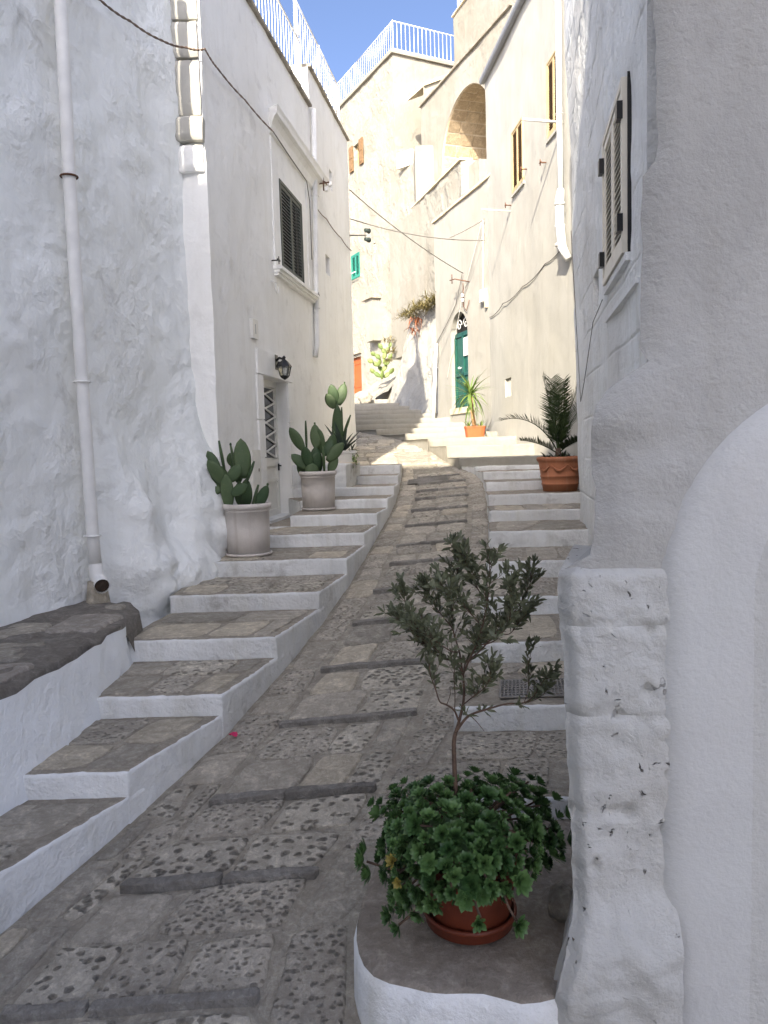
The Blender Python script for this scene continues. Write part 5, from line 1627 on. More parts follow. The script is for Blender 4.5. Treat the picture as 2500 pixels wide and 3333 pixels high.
# text lines on the door notice
for k in range(5):
    mb = MB(); w = (.22, .26, .20, .25, .16)[k]
    frG.box(mb, n0 + .17 - w / 2, n0 + .17 + w / 2, 2.56 - .06 * k, 2.575 - .06 * k, -.10 + .0185, -.10 + .0195); mb.build("printed_line", M['ink'], doorG)

# drain grates
def grate(name, quad, z, nb, label):
    fl, fr_, br, bl = [Vector((p[0], p[1], z if z is not None else ramp_z(p[0], p[1]) + .034)) for p in quad]
    root = empty(name, tuple((fl + br) / 2), label, "drain grate")
    mb = MB()
    for a, b in ((fl, fr_), (fr_, br), (br, bl), (bl, fl)): mb.tube([a, b], .010, 4)
    mb.build("frame", M['steel'], root)
    mb = MB(); mb.add([p - Vector((0, 0, .012)) for p in (fl, fr_, br, bl)], [(0, 1, 2, 3)]); mb.build("sump", M['pave_dark'], root)
    for k in range(1, nb):
        t = k / nb
        mb = MB(); mb.tube([fl.lerp(fr_, t), bl.lerp(br, t)], .0065, 4); mb.build("bar", M['steel'], root)
    for k in range(1, 7):
        t = k / 7
        mb = MB(); mb.tube([fl.lerp(bl, t) + Vector((0, 0, .003)), fr_.lerp(br, t) + Vector((0, 0, .003))], .0055, 4); mb.build("crossbar", M['steel'], root)
grate("drain_grate", [(0.70, 4.74), (1.30, 4.74), (1.36, 5.08), (0.76, 5.08)], -1.586, 24, "rectangular steel drain grate in the right step behind the potted tree")
grate("drain_grate", [(0.40, 12.50), (1.05, 12.50), (1.08, 12.80), (0.42, 12.80)], None, 20, "steel drain grate set across the top of the ramp")
mb = MB(); pc = Vector((-1.02, 4.86, ramp_z(-1.02, 4.86) + .035))
mb.add([pc + Vector((.03 * cos(a), .022 * sin(a), .012 * sin(2 * a))) for a in [2 * pi * k / 8 for k in range(8)]] + [pc + Vector((0, 0, .018))], [(k, (k + 1) % 8, 8) for k in range(8)])
tag(mb.build("petal", M['petal']), "single magenta flower petal lying at the edge of the ramp", "petal")
# ------------------------------------------------------------------ pots and plants
def pot_round(root, c, r_top, r_bot, h, mat, rim=0.03, rim_h=0.05, n=40, saucer=None, grooves=True):
    mb = MB()
    prof = [(0.0, 0.0), (r_bot, 0.0), (r_bot + (r_top - r_bot) * .5, h * .5), (r_top - .004, h - rim_h - .03), (r_top + .002, h - rim_h - .028), (r_top + .002, h - rim_h - .018), (r_top - .003, h - rim_h - .015), (r_top, h - rim_h)]
    mb.lathe(prof, n, 0, c)
    body = mb.build("pot", mat, root)
    mb = MB()
    mb.lathe([(r_top - .01, h - rim_h - .002), (r_top + rim * .8, h - rim_h), (r_top + rim, h - rim_h * .5), (r_top + rim * .8, h - .004), (r_top + rim * .3, h), (r_top - .02, h - .003), (r_top - .03, h - .05)], n, 0, c)
    mb.build("rim", mat, body)
    mb = MB(); mb.lathe([(r_top - .015, h - .045), (0.001, h - .03)], n, 0, c); mb.build("soil", M['soil'], root)
    if saucer:
        mb = MB(); mb.lathe([(0, .0), (saucer, .0), (saucer + .012, .01), (saucer + .012, .028), (saucer, .03), (saucer - .012, .012)], n, 0, c); mb.build("saucer", mat, root)

def pad_mesh(L, W, T=0.035, name="pad"):
    """obovate cactus joint; base at origin, tip along +z, broad face to -y"""
    mb = MB(); nz, na = 9, 12
    vs = []
    for i in range(nz + 1):
        t = i / nz
        w = W / 2 * (sin(pi * min(1, t ** 0.72)) ** 0.62) * (0.62 + 0.45 * t) if 0 < i < nz else W * 0.12 * (1 - t) + .004
        th = T / 2 * (0.35 + 0.65 * sin(pi * (0.12 + 0.78 * t)))
        for k in range(na):
            a = 2 * pi * k / na
            vs.append((w * cos(a), th * sin(a) * (abs(sin(a)) ** .3 + .2), L * t))
    mb.add(vs, [(i * na + k, i * na + (k + 1) % na, (i + 1) * na + (k + 1) % na, (i + 1) * na + k) for i in range(nz) for k in range(na)] + [tuple(range(na))[::-1], tuple(nz * na + k for k in range(na))], 0, True)
    return mb
def add_pad(root, a, b, W, mat, rng_, T=0.035, face=None, name="pad"):
    a, b = Vector(a), Vector(b)
    L = (b - a).length
    mb = pad_mesh(L, W, T)
    o = mb.build(name, mat, root, origin=(0, 0, 0))
    attach(o, root, a)
    z = (b - a).normalized()
    f = face if face is not None else Vector((rng_.uniform(-.7, .7), -1, rng_.uniform(-.2, .2)))
    y = (f * -1 - z * (f * -1).dot(z)).normalized()
    x = y.cross(z).normalized()
    R = Matrix((x, y, z)).transposed()
    o.rotation_mode = 'QUATERNION'; o.rotation_quaternion = R.to_quaternion()
    return o
def cactus(root, c, rim_z, sc, cx, cy, pads, mat, seed, wid=(0.9, 1.0)):
    r = random.Random(seed)
    for (x0, y0, x1, y1, W, dy, edge) in pads:
        a = Vector((c[0] + (x0 - cx) * sc, c[1] + dy, rim_z + (cy - y0) * sc))
        b = Vector((c[0] + (x1 - cx) * sc, c[1] + dy + r.uniform(-.05, .03), rim_z + (cy - y1) * sc))
        if y0 >= cy - 6: a.z -= .05
        f = Vector((r.uniform(-.35, .35), -1, r.uniform(-.1, .3))) if not edge else Vector((-1, -.25, 0)) * edge
        add_pad(root, a, b, W * sc * 1.28, mat, r, face=f, T=.03)
        if r.random() < .3:
            tip = b + Vector((0, 0, -.01)); mb = MB(); mb.lathe([(0, 0), (.012, .008), (.014, .02), (.008, .032), (0, .034)], 7, 0, tip); mb.build("fruit", mat, root)

# big cactus pot nearest the camera
c1 = Vector((-1.45, 8.12, zs_(8.7) + 0.01))
root = empty("potted_cactus", c1, "prickly pear in a round grey pot, nearest of the two on the left steps", "potted plant", "prickly pears in grey pots")
pot_round(root, c1, .235, .222, .55, M['pot_grey'], .02, .055, saucer=.235)
P1 = [(975, 860, 962, 740, 60, .04, 0), (1000, 860, 993, 728, 56, -.10, 0), (1062, 860, 1072, 752, 60, .05, 0), (1040, 860, 1032, 765, 60, .10, 0), (985, 770, 940, 690, 52, .05, 0), (975, 730, 958, 585, 46, .08, .9),
      (955, 740, 908, 628, 52, .0, 0), (985, 775, 916, 668, 58, -.04, 0), (960, 785, 866, 722, 56, .02, 0), (968, 798, 853, 806, 48, -.03, 0), (1026, 745, 1004, 605, 44, .08, .5), (1062, 752, 1051, 578, 72, .02, 0),
      (998, 765, 1056, 692, 52, -.08, 0), (1076, 765, 1110, 678, 44, -.02, .4), (1018, 818, 1086, 776, 48, -.14, 0), (1115, 862, 1168, 782, 46, -.06, 0), (1092, 862, 1124, 780, 40, -.02, .5), (1030, 770, 1022, 665, 56, .12, 0), (1005, 700, 996, 640, 40, .14, 0)]
cactus(root, c1, c1.z + .55, .00244, 1070, 858, P1, M['leaf_pad'], 1)
# second cactus pot
c2 = Vector((-0.88, 10.38, zs_(10.48) + 0.01))
root = empty("potted_cactus", c2, "prickly pear in a round grey pot on the step right of the white door", "potted plant", "prickly pears in grey pots")
pot_round(root, c2, .235, .215, .52, M['pot_grey'], .02, .055, saucer=.225)
P2 = [(1330, 712, 1318, 620, 52, .05, 0), (1365, 712, 1362, 600, 54, -.02, 0), (1400, 712, 1398, 600, 36, -.12, .6), (1312, 618, 1254, 516, 46, .0, 0), (1322, 615, 1322, 488, 24, .06, 1.0), (1366, 610, 1362, 504, 46, .0, 0), (1385, 630, 1380, 525, 44, .05, 0),
      (1336, 695, 1260, 632, 46, -.08, 0), (1338, 690, 1318, 598, 50, -.12, 0), (1415, 650, 1442, 548, 46, .06, 0), (1412, 665, 1484, 588, 48, -.06, 0), (1345, 712, 1352, 672, 56, -.18, 0), (1395, 640, 1432, 575, 50, .0, 0), (1300, 712, 1300, 640, 44, .03, 0), (1352, 700, 1375, 625, 50, -.1, 0), (1420, 700, 1452, 640, 40, -.05, 0)]
cactus(root, c2, c2.z + .52, .00313, 1368, 706, P2, M['leaf_pad'], 2)

def blade_mesh(L, W, curve=0.2, n=7, cup=0.25, name="leaf"):
    """strap leaf along +z from the origin, bending towards -y"""
    mb = MB(); vs = []
    for i in range(n + 1):
        t = i / n
        w = W / 2 * (1 - t ** 2.2) * (0.55 + 0.9 * min(t * 2.2, .5)) + .0006
        y = -curve * L * t * t; z = L * (t - 0.25 * curve * t * t)
        for k, x in ((0, -w), (cup * w, 0), (0, w)): vs.append((x, y + k, z))
    mb.add(vs, [(i * 3 + k, i * 3 + k + 1, (i + 1) * 3 + k + 1, (i + 1) * 3 + k) for i in range(n) for k in range(2)], 0, True)
    return mb
def rosette_leaves(root, c, meshes, count, rng_, el=(10, 80), name="leaf", scale=(0.8, 1.15), azr=(0, 360), jitter=0.0):
    for k in range(count):
        az = radians(azr[0] + (azr[1] - azr[0]) * ((k * 0.618) % 1.0) + rng_.uniform(-12, 12)); e = radians(rng_.uniform(*el))
        d = Vector((cos(az) * cos(e), sin(az) * cos(e), sin(e)))
        up = Vector((0, 0, 1)); y = (up - d * up.dot(d)).normalized()
        x = y.cross(d).normalized()
        R = Matrix((x, y, d)).transposed()
        p = Vector(c) + Vector((rng_.uniform(-1, 1), rng_.uniform(-1, 1), rng_.uniform(-1, 1))) * jitter
        me = rng_.choice(meshes)
        o = inst(name, me, root, p, M=R, scale=rng_.uniform(*scale))
def proto(mb, mat, name):
    me = bpy.data.meshes.new(name)
    me.from_pydata([tuple(v) for v in mb.v], [], mb.f); me.materials.append(mat)
    me.polygons.foreach_set("use_smooth", [True] * len(me.polygons)); me.update()
    return me

# white planter with agave and a tall cactus
c3 = Vector((-0.60, 11.92, -0.195))
root = empty("potted_agave", c3, "white planter with agave, aloes and a tall prickly pear on the white block", "potted plant")
mb = MB()
vs = []
for z, s in ((0, .80), (.145, 1.0), (.145, 1.08), (.185, 1.08), (.185, .95), (.15, .9)):
    for sx, sy in ((-1, -1), (1, -1), (1, 1), (-1, 1)): vs.append(c3 + Vector((sx * .185 * s, sy * .185 * s, z)))
mb.add(vs, [(i * 4 + k, i * 4 + (k + 1) % 4, (i + 1) * 4 + (k + 1) % 4, (i + 1) * 4 + k) for i in range(5) for k in range(4)] + [(20, 21, 22, 23)])
mb.build("planter", M['pot_white'], root)
mb = MB(); mb.box(c3.x - .20, c3.x + .22, c3.y - .2, c3.y + .2, c3.z - .012, c3.z - .001); mb.build("tray", M['coping_cream'], root)
sc3 = .00358
P3 = [(1470, 612, 1474, 405, 48, .05, 0), (1462, 425, 1428, 362, 44, .02, 0), (1466, 412, 1450, 322, 46, .06, 0), (1480, 412, 1508, 318, 44, .05, 0), (1488, 560, 1492, 420, 34, .08, .6), (1495, 545, 1530, 455, 36, .04, .4)]
cactus(root, c3, c3.z + .17, sc3, 1495, 612, P3, M['leaf_pad'], 3)
r7 = random.Random(12)
ag = [proto(blade_mesh(.52, .085, .10), M['leaf_agave'], "agave_leaf"), proto(blade_mesh(.46, .07, .25), M['leaf_agave'], "agave_leaf")]
rosette_leaves(root, c3 + Vector((-.01, -.06, .17)), ag, 16, r7, (30, 85), jitter=.02)
al = [proto(blade_mesh(.17, .03, .35), M['leaf_agave'], "aloe_leaf"), proto(blade_mesh(.13, .026, .5), M['leaf_palm'], "aloe_leaf")]
rosette_leaves(root, c3 + Vector((.14, -.12, .17)), al, 26, r7, (-10, 70), jitter=.05)
tr = proto(blade_mesh(.05, .03, .6), M['leaf_yucca'], "trailing_leaf")
for k in range(34):
    p = c3 + Vector((.17 + r7.uniform(-.04, .06), -.16 + r7.uniform(-.06, .06), .15 - r7.random() ** 1.2 * .2))
    rosette_leaves(root, p, [tr], 1, r7, (-60, 40), azr=(r7.uniform(0, 360),) * 2, name="trailing_leaf")

# palm in a terracotta pot with swags
c4 = Vector((2.50, 10.85, zs_(11.33) + 0.005))
root = empty("potted_palm", c4, "young date palm in a large swagged terracotta pot on the right steps", "potted plant")
mb = MB(); prof = [(0, 0), (.235, 0), (.25, .09), (.258, .095), (.258, .11), (.252, .115), (.268, .20), (.276, .205), (.276, .22), (.270, .225), (.295, .40), (.30, .41), (.315, .425), (.325, .45), (.322, .475), (.30, .485), (.275, .48), (.27, .43)]
mb.lathe(prof, 48, 0, c4); pot4 = mb.build("pot", M['terracotta'], root)
mb = MB(); mb.lathe([(.275, .44), (.001, .45)], 32, 0, c4); mb.build("soil", M['soil'], root)
for az0 in (-150, -105, -60, -15):
    mb = MB(); pth = []
    for k in range(15):
        t = k / 14; az = radians(az0 + (t - .5) * 34); zz = .35 - .055 * sin(pi * t); rr_ = .262 + (.295 - .27) * (zz - .22) / .18 + .022
        pth.append(c4 + Vector((rr_ * cos(az), rr_ * sin(az), zz)))
    mb.tube(pth, [.006 + .014 * sin(pi * k / 14) for k in range(15)], 7); mb.build("swag", M['terracotta'], pot4)
    az = radians(az0 + 22.5)
    mb = MB(); cc_ = c4 + Vector((.288 * cos(az), .288 * sin(az), .355))
    for k in range(6):
        a = 2 * pi * k / 6; t_ = Vector((-sin(az), cos(az), 0))
        q = cc_ + t_ * .017 * cos(a) + Vector((0, 0, .017 * sin(a))); mb.lathe([(0, -.008), (.009, -.004), (.009, .004), (0, .008)], 6, 0, q)
    mb.build("flower_boss", M['terracotta'], pot4)
r8 = random.Random(21)
def frond(base, az, el, L, droop, nl, ll):
    mb = MB(); pts = []
    d = Vector((cos(az) * cos(el), sin(az) * cos(el), sin(el)))
    p = Vector(base); n = 16
    for i in range(n + 1):
        pts.append(p.copy())
        p = p + d * L / n
        d = (d + Vector((0, 0, -droop / n)) ).normalized()
    mb.tube(pts, [.011 * (1 - .85 * i / n) for i in range(n + 1)], 5)
    for k in range(nl):
        t = 0.16 + 0.84 * k / nl
        i = min(n - 1, int(t * n)); f = t * n - i
        q = pts[i].lerp(pts[i + 1], f); tan_ = (pts[i + 1] - pts[i]).normalized()
        side = tan_.cross(Vector((0, 0, 1)));
        if side.length < .05: side = Vector((1, 0, 0))
        side.normalize(); upv = side.cross(tan_)
        l = ll * (0.55 + .6 * sin(pi * min(1, .12 + .8 * t))) * r8.uniform(.85, 1.1)
        for s in (-1, 1):
            dd = (tan_ * .62 + side * s * 1.0 + upv * r8.uniform(.1, .45)).normalized()
            w = .0068
            wv = dd.cross(upv).normalized() * w
            e = q + dd * l + Vector((0, 0, -.03 * l))
            m_ = q + dd * l * .5
            mb.add([q - wv * .6, q + wv * .6, m_ + wv, m_ - wv, e], [(0, 1, 2, 3), (3, 2, 4)])
    return mb
cr = c4 + Vector((-.02, 0, .52))
for az, el, L, dr in ((182, 66, .95, 1.9), (170, 82, 1.0, .6), (262, 78, .9, .7), (20, 70, .95, 1.2), (345, 78, .95, .8), (90, 72, .85, 1.0), (192, 34, .55, .6), (310, 40, .5, .8), (215, 84, .95, .5), (40, 84, .95, .5)):
    frond(cr, radians(az), radians(el), L * 1.12, dr, 40, .23).build("frond", M['leaf_palm'], root)
mb = MB(); mb.tube([c4 + Vector((-.02, 0, .43)), c4 + Vector((-.02, 0, .60))], [.06, .035], 10); mb.build("trunk", M['bark'], root)
sm = [proto(blade_mesh(.16, .045, .4), M['leaf_agave'], "succulent_leaf"), proto(blade_mesh(.13, .04, .2), M['leaf_palm'], "succulent_leaf")]
for (dx, dy) in ((-.10, -.10), (.14, -.06), (-.02, -.17), (.06, .1), (-.18, 0)):
    rosette_leaves(root, c4 + Vector((dx, dy, .44)), sm, 13, r8, (15, 80), jitter=.02, name="succulent_leaf")

# yucca in an orange pot on the sunlit landing
c5 = Vector((1.96, 16.25, 0.185))
root = empty("potted_yucca", c5, "sunlit yucca with bare trunk in an orange pot before the green door", "potted plant")
mb = MB(); vs = []
for z, s in ((0, .88), (.20, 1.0), (.20, 1.05), (.235, 1.05), (.235, .95), (.19, .92)):
    for k in range(24):
        a = 2 * pi * k / 24; ca, sa = cos(a), sin(a); e = 4.5
        q = (abs(ca) ** e + abs(sa) ** e) ** (-1 / e)
        vs.append(c5 + Vector((.215 * s * q * ca, .16 * s * q * sa, z)))
mb.add(vs, [(i * 24 + k, i * 24 + (k + 1) % 24, (i + 1) * 24 + (k + 1) % 24, (i + 1) * 24 + k) for i in range(5) for k in range(24)] + [tuple(range(120, 144))], 0, False)
mb.build("pot", M['terracotta_bright'], root)
mb = MB(); mb.tube([c5 + Vector((.0, 0, .19)), c5 + Vector((-.03, 0, .4)), c5 + Vector((-.06, .0, .65)), c5 + Vector((-.08, 0, .86))], [.05, .042, .036, .04], 9); mb.build("trunk", M['yucca_bark'], root)
r9 = random.Random(31)
yl = [proto(blade_mesh(.62, .045, .35), M['leaf_yucca'], "yucca_leaf"), proto(blade_mesh(.56, .042, .65), M['leaf_yucca'], "yucca_leaf"), proto(blade_mesh(.50, .04, .15), M['leaf_yucca'], "yucca_leaf")]
rosette_leaves(root, c5 + Vector((-.08, 0, .90)), yl, 60, r9, (-35, 85), jitter=.03)
rosette_leaves(root, c5 + Vector((-.07, 0, .72)), yl, 16, r9, (-70, 10), jitter=.03, scale=(.6, .9))
yl2 = [proto(blade_mesh(.26, .025, .25), M['leaf_yucca'], "young_leaf")]
for dx in (-.13, .12): rosette_leaves(root, c5 + Vector((dx, -.03, .2)), yl2, 12, r9, (10, 80), name="young_leaf")

# prickly pear and weeds on the far slope
c6 = Vector((0.05, 26.9, 2.15))
root = empty("prickly_pear", c6, "sunlit yellow-green prickly pear on the rocks left of the retaining wall", "cactus")
pp = [(0, 0, .05, .45), (.05, .4, .28, .72), (.05, .4, -.15, .7), (-.15, .66, -.42, .85), (-.12, .66, -.05, 1.0), (.26, .68, .40, .98), (.22, .68, .12, 1.0), (-.40, .82, -.68, .98), (-.05, .98, -.28, 1.22), (.12, .98, .22, 1.32), (.38, .95, .55, 1.25), (-.28, 1.18, -.5, 1.35), (.22, 1.28, .05, 1.55), (.22, 1.28, .42, 1.6), (.05, 1.5, -.1, 1.78), (.1, .1, .42, .35), (-.05, .1, -.38, .36), (.40, .3, .62, .55), (-.36, .3, -.55, .55), (.42, 1.55, .5, 1.8)]
r10 = random.Random(8)
for (x0, z0, x1, z1) in pp:
    dy = r10.uniform(-.15, .15)
    add_pad(root, c6 + Vector((x0 * .7, dy, z0 * .7 + .25)), c6 + Vector((x1 * .7, dy, z1 * .7 + .25)), .19, M['leaf_pad_sun'], r10, T=.05)
def tufts(root, spots, mat, rng_, nb=40, L=(.2, .4), droop=(-.2, .9), name="tuft"):
    for (p, s) in spots:
        mb = MB()
        for k in range(nb):
            az = rng_.uniform(0, 2 * pi); el = rng_.uniform(*droop)
            d = Vector((cos(az) * cos(el), sin(az) * cos(el), sin(el))); l = rng_.uniform(*L) * s
            q = Vector(p) + Vector((rng_.uniform(-.12, .12), rng_.uniform(-.12, .12), rng_.uniform(-.04, .04))) * s
            sd_ = d.cross(Vector((0, 0, 1))).normalized() * .012
            mid = q + d * l * .55; e = q + d * l + Vector((0, 0, -.25 * l))
            mb.add([q - sd_, q + sd_, mid + sd_ * .8, mid - sd_ * .8, e], [(0, 1, 2, 3), (3, 2, 4)])
            for j in range(3):
                b = q.lerp(mid, rng_.random()); d2 = (d + Vector((rng_.uniform(-1, 1), rng_.uniform(-1, 1), rng_.uniform(-.6, .6)))).normalized()
                mb.add([b - sd_ * .8, b + sd_ * .8, b + d2 * l * .4], [(0, 1, 2)])
        mb.build(name, mat, root)
wr = empty("weeds", frH.pt(1.2, 3.9, 0), "dry green and reddish weeds hanging over the top of the retaining wall", "weeds")
sp = [(frH.pt(u, 3.90 + .06 * sin(u * 5), -.18 + .15 * (k % 2)), 1.0 + .4 * hsh(k)) for k, u in enumerate([.1, .35, .6, .85, 1.1, 1.35, 1.6, 1.9, 2.2, 2.45])]
tufts(wr, sp, M['dry_grass'], r10, 46)
tufts(wr, [(frH.pt(1.75, 3.72, -.05), 1.0), (frH.pt(1.5, 3.66, -.06), .9), (frH.pt(1.95, 3.45, -.06), .8), (frH.pt(1.7, 3.42, -.06), .8)], M['red_grass'], r10, 12, (.2, .45), (-1.4, .0))
wr2 = empty("weeds", (0.35, 25.6, 3.0), "dry tuft of weeds beside the sunlit prickly pear", "weeds")
tufts(wr2, [((0.30, 25.9, 3.55), 1.1), ((0.36, 25.9, 3.2), 1.0), ((.30, 25.9, 2.9), .8)], M['dry_grass'], r10, 40)
# sunlit rocky slope and boulder at the head of the steps
mb = MB(); vs = []
nx, ny = 22, 22
for j in range(ny + 1):
    for i in range(nx + 1):
        x = -2.6 + 3.9 * i / nx; y = 25.0 + 5.5 * j / ny
        z = 1.35 + .17 * (y - 25) + 1.0 * max(0, (x + .5)) * (0.75 - .02 * y + .5) + .25 * fbm((x * 1.2, y * 1.2, 3), 4)
        vs.append((x, y, z))
mb.add(vs, [(j * (nx + 1) + i, j * (nx + 1) + i + 1, (j + 1) * (nx + 1) + i + 1, (j + 1) * (nx + 1) + i) for j in range(ny) for i in range(nx)], 0, True)
tag(mb.build("rocky_slope", M['wash_rubble']), kind="structure")
def boulder(c, s, seed, mat, label):
    bm = bmesh.new(); bmesh.ops.create_icosphere(bm, subdivisions=3, radius=1)
    mb = MB(); vs = []
    for v in bm.verts:
        n_ = noise.noise_vector(v.co * 1.5 + Vector((seed, 0, 0)))
        vs.append(Vector(c) + Vector((v.co.x * s[0], v.co.y * s[1], v.co.z * s[2])) * (1 + .3 * n_.x))
    mb.add(vs, [[v.index for v in f.verts] for f in bm.faces], 0, True); bm.free()
    return tag(mb.build("boulder", mat), label, "boulder")
boulder((-0.50, 24.6, 1.62), (.22, .2, .2), 3, M['pave_worn'], "grey boulder at the top of the far steps")
boulder((0.66, 2.90, -1.82), (.05, .07, .085), 8, M['pave_worn'], "small grey cobble wedged beside the right corner stones")

# ------------------------------------------------------------------ potted tree in the foreground
c0 = Vector((0.292, 2.88, -1.862))
tree = empty("potted_tree", c0, "small leafy tree over a mass of green rosettes in a red-brown pot", "potted plant")
mb = MB(); mb.lathe([(0, 0.012), (.165, .012), (.172, .018), (.178, .05), (.184, .055), (.184, .068), (.174, .072), (.165, .03)], 44, 0, c0); mb.build("saucer", M['plastic_red'], tree)
mb = MB(); mb.lathe([(0, .03), (.148, .03), (.158, .05), (.176, .17), (.186, .24), (.192, .245), (.195, .28), (.186, .285), (.176, .27)], 44, 0, c0); mb.build("pot", M['plastic_red'], tree)
mb = MB(); mb.lathe([(.178, .262), (.001, .27)], 30, 0, c0); mb.build("soil", M['soil'], tree)
# skeleton of the tree: (sketch x, sketch y, depth) -> metres
k3 = .000567 * 1.01
T0 = Vector((0.245, 2.88, -1.262))
def tp(x, y, d=0.0): return T0 + Vector(((x - 575) * k3 * (.90 if x > 575 else .84), d, (2212 - y) * k3))
rt = random.Random(44)
limbs = [
 ([(580, 2700, 0), (582, 2400, 0), (575, 2180, 0), (574, 2000, 0), (588, 1925, 0)], .0105, .0075),
 ([(588, 1925, 0), (615, 1850, 0), (650, 1740, .01), (662, 1640, .02), (655, 1540, .02)], .0070, .0042),
 ([(588, 1925, 0), (640, 1840, -.02), (700, 1785, -.03), (830, 1735, -.05), (960, 1700, -.06), (1080, 1690, -.07), (1150, 1640, -.08)], .0065, .0020),
 ([(615, 1850, 0), (580, 1765, -.01), (520, 1720, -.02), (465, 1690, -.03), (435, 1610, -.03), (400, 1520, -.03), (385, 1440, -.03)], .0045, .0015),
 ([(655, 1540, .02), (610, 1460, .04), (520, 1440, .05), (420, 1390, .06), (340, 1310, .06), (265, 1200, .05), (220, 1060, .04), (205, 960, .03)], .0038, .0013),
 ([(655, 1540, .02), (700, 1430, .0), (745, 1320, -.03), (790, 1180, -.05), (830, 1020, -.05), (850, 880, -.05), (850, 770, -.05)], .0042, .0013),
 ([(655, 1540, .02), (640, 1400, .06), (600, 1250, .09), (610, 1080, .10), (630, 930, .10), (660, 800, .09)], .0038, .0013),
 ([(700, 1430, .0), (800, 1380, .04), (930, 1280, .08), (1040, 1190, .10), (1130, 1080, .10), (1185, 960, .08), (1200, 900, .08)], .0036, .0013),
 ([(745, 1320, -.03), (860, 1260, -.10), (950, 1140, -.12), (990, 1000, -.12), (980, 900, -.1)], .0030, .0012),
 ([(600, 1250, .09), (500, 1150, .14), (430, 1060, .15), (400, 1000, .14)], .0028, .0012),
 ([(640, 1400, .06), (560, 1330, -.08), (450, 1250, -.13), (360, 1180, -.14), (250, 1130, -.14)], .0028, .0012),
 ([(830, 1020, -.05), (760, 930, .0), (720, 840, .02), (690, 770, .02)], .0024, .0011),
 ([(650, 1740, .01), (720, 1640, -.06), (800, 1560, -.09), (830, 1470, -.1)], .0028, .0012),
 ([(660, 1600, .02), (690, 1500, .10), (780, 1420, .16), (850, 1330, .18)], .0028, .0012),
 ([(585, 1770, 0), (590, 1660, .0), (585, 1560, .0), (590, 1500, .0)], .0022, .001),
 ([(1080, 1690, -.07), (1110, 1600, -.07), (1115, 1480, -.07), (1108, 1380, -.07)], .0016, .0009),
 ([(1150, 1640, -.08), (1200, 1560, -.08), (1235, 1520, -.08)], .0014, .0008),
 ([(1080, 1690, -.07), (1160, 1680, -.06), (1230, 1640, -.06)], .0014, .0008),
 ([(690, 1790, -.02), (740, 1830, -.04), (790, 1885, -.05)], .0018, .001),
 ([(520, 1720, -.02), (550, 1650, -.02), (548, 1600, -.02)], .0016, .0008),
 ([(660, 800, .09), (640, 740, .09)], .0013, .0009),
 ([(520, 1440, .05), (430, 1330, .0), (330, 1260, -.03), (230, 1180, -.04), (180, 1140, -.04)], .0024, .001),
 ([(790, 1180, -.05), (700, 1080, -.1), (620, 1000, -.12), (530, 950, -.12), (480, 890, -.12)], .0024, .001),
 ([(930, 1280, .08), (1000, 1260, .0), (1060, 1180, -.02), (1120, 1120, -.02)], .0022, .001),
]
def limb_pts(pts, n=6):
    P = [tp(*p) for p in pts]; out = []
    for i in range(len(P) - 1):
        p0 = P[max(0, i - 1)]; p1 = P[i]; p2 = P[i + 1]; p3 = P[min(len(P) - 1, i + 2)]
        for k in range(n):
            t = k / n
            out.append(0.5 * ((2 * p1) + (p2 - p0) * t + (2 * p0 - 5 * p1 + 4 * p2 - p3) * t * t + (3 * p1 - p0 - 3 * p2 + p3) * t ** 3))
    out.append(P[-1]); return out
leaf_mb = MB()
def leaf(p, d, l, w):
    s = d.cross(Vector((rt.uniform(-1, 1), rt.uniform(-1, 1), rt.uniform(-.3, 1)))).normalized() * w
    nrm = s.cross(d).normalized()
    mid = p + d * l * .5 - nrm * .0015; e = p + d * l + Vector((0, 0, -.1 * l)) 
    m2 = p + d * l * .25
    m3 = p + d * l * .75
    leaf_mb.add([p, m2 - s * .75, m2 + s * .75, mid - s, mid + s, m3 - s * .75, m3 + s * .75, e], [(0, 2, 1), (1, 2, 4, 3), (3, 4, 6, 5), (5, 6, 7)])
def twig(parent_mb, p, d, L, nleaf):
    pts = [p]; q = p
    for k in range(4):
        d = (d + Vector((rt.uniform(-.25, .25), rt.uniform(-.25, .25), rt.uniform(-.1, .3)))).normalized()
        q = q + d * L / 4; pts.append(q)
    parent_mb.tube(pts, [.0011, .001, .0009, .0008, .0006], 4, cap=False)
    for k in range(nleaf):
        t = (k + .4) / nleaf; i = min(3, int(t * 4)); b = pts[i].lerp(pts[i + 1], t * 4 - i)
        dd = (d * .75 + Vector((rt.gauss(0, .6), rt.gauss(0, .6), rt.gauss(.15, .45)))).normalized()
        leaf(b, dd, rt.uniform(.030, .052), rt.uniform(.0045, .0072))
    for k in range(4):
        leaf(pts[-1], (d + Vector((rt.gauss(0, .35), rt.gauss(0, .35), rt.gauss(0, .35)))).normalized(), rt.uniform(.030, .050), rt.uniform(.0042, .0062))
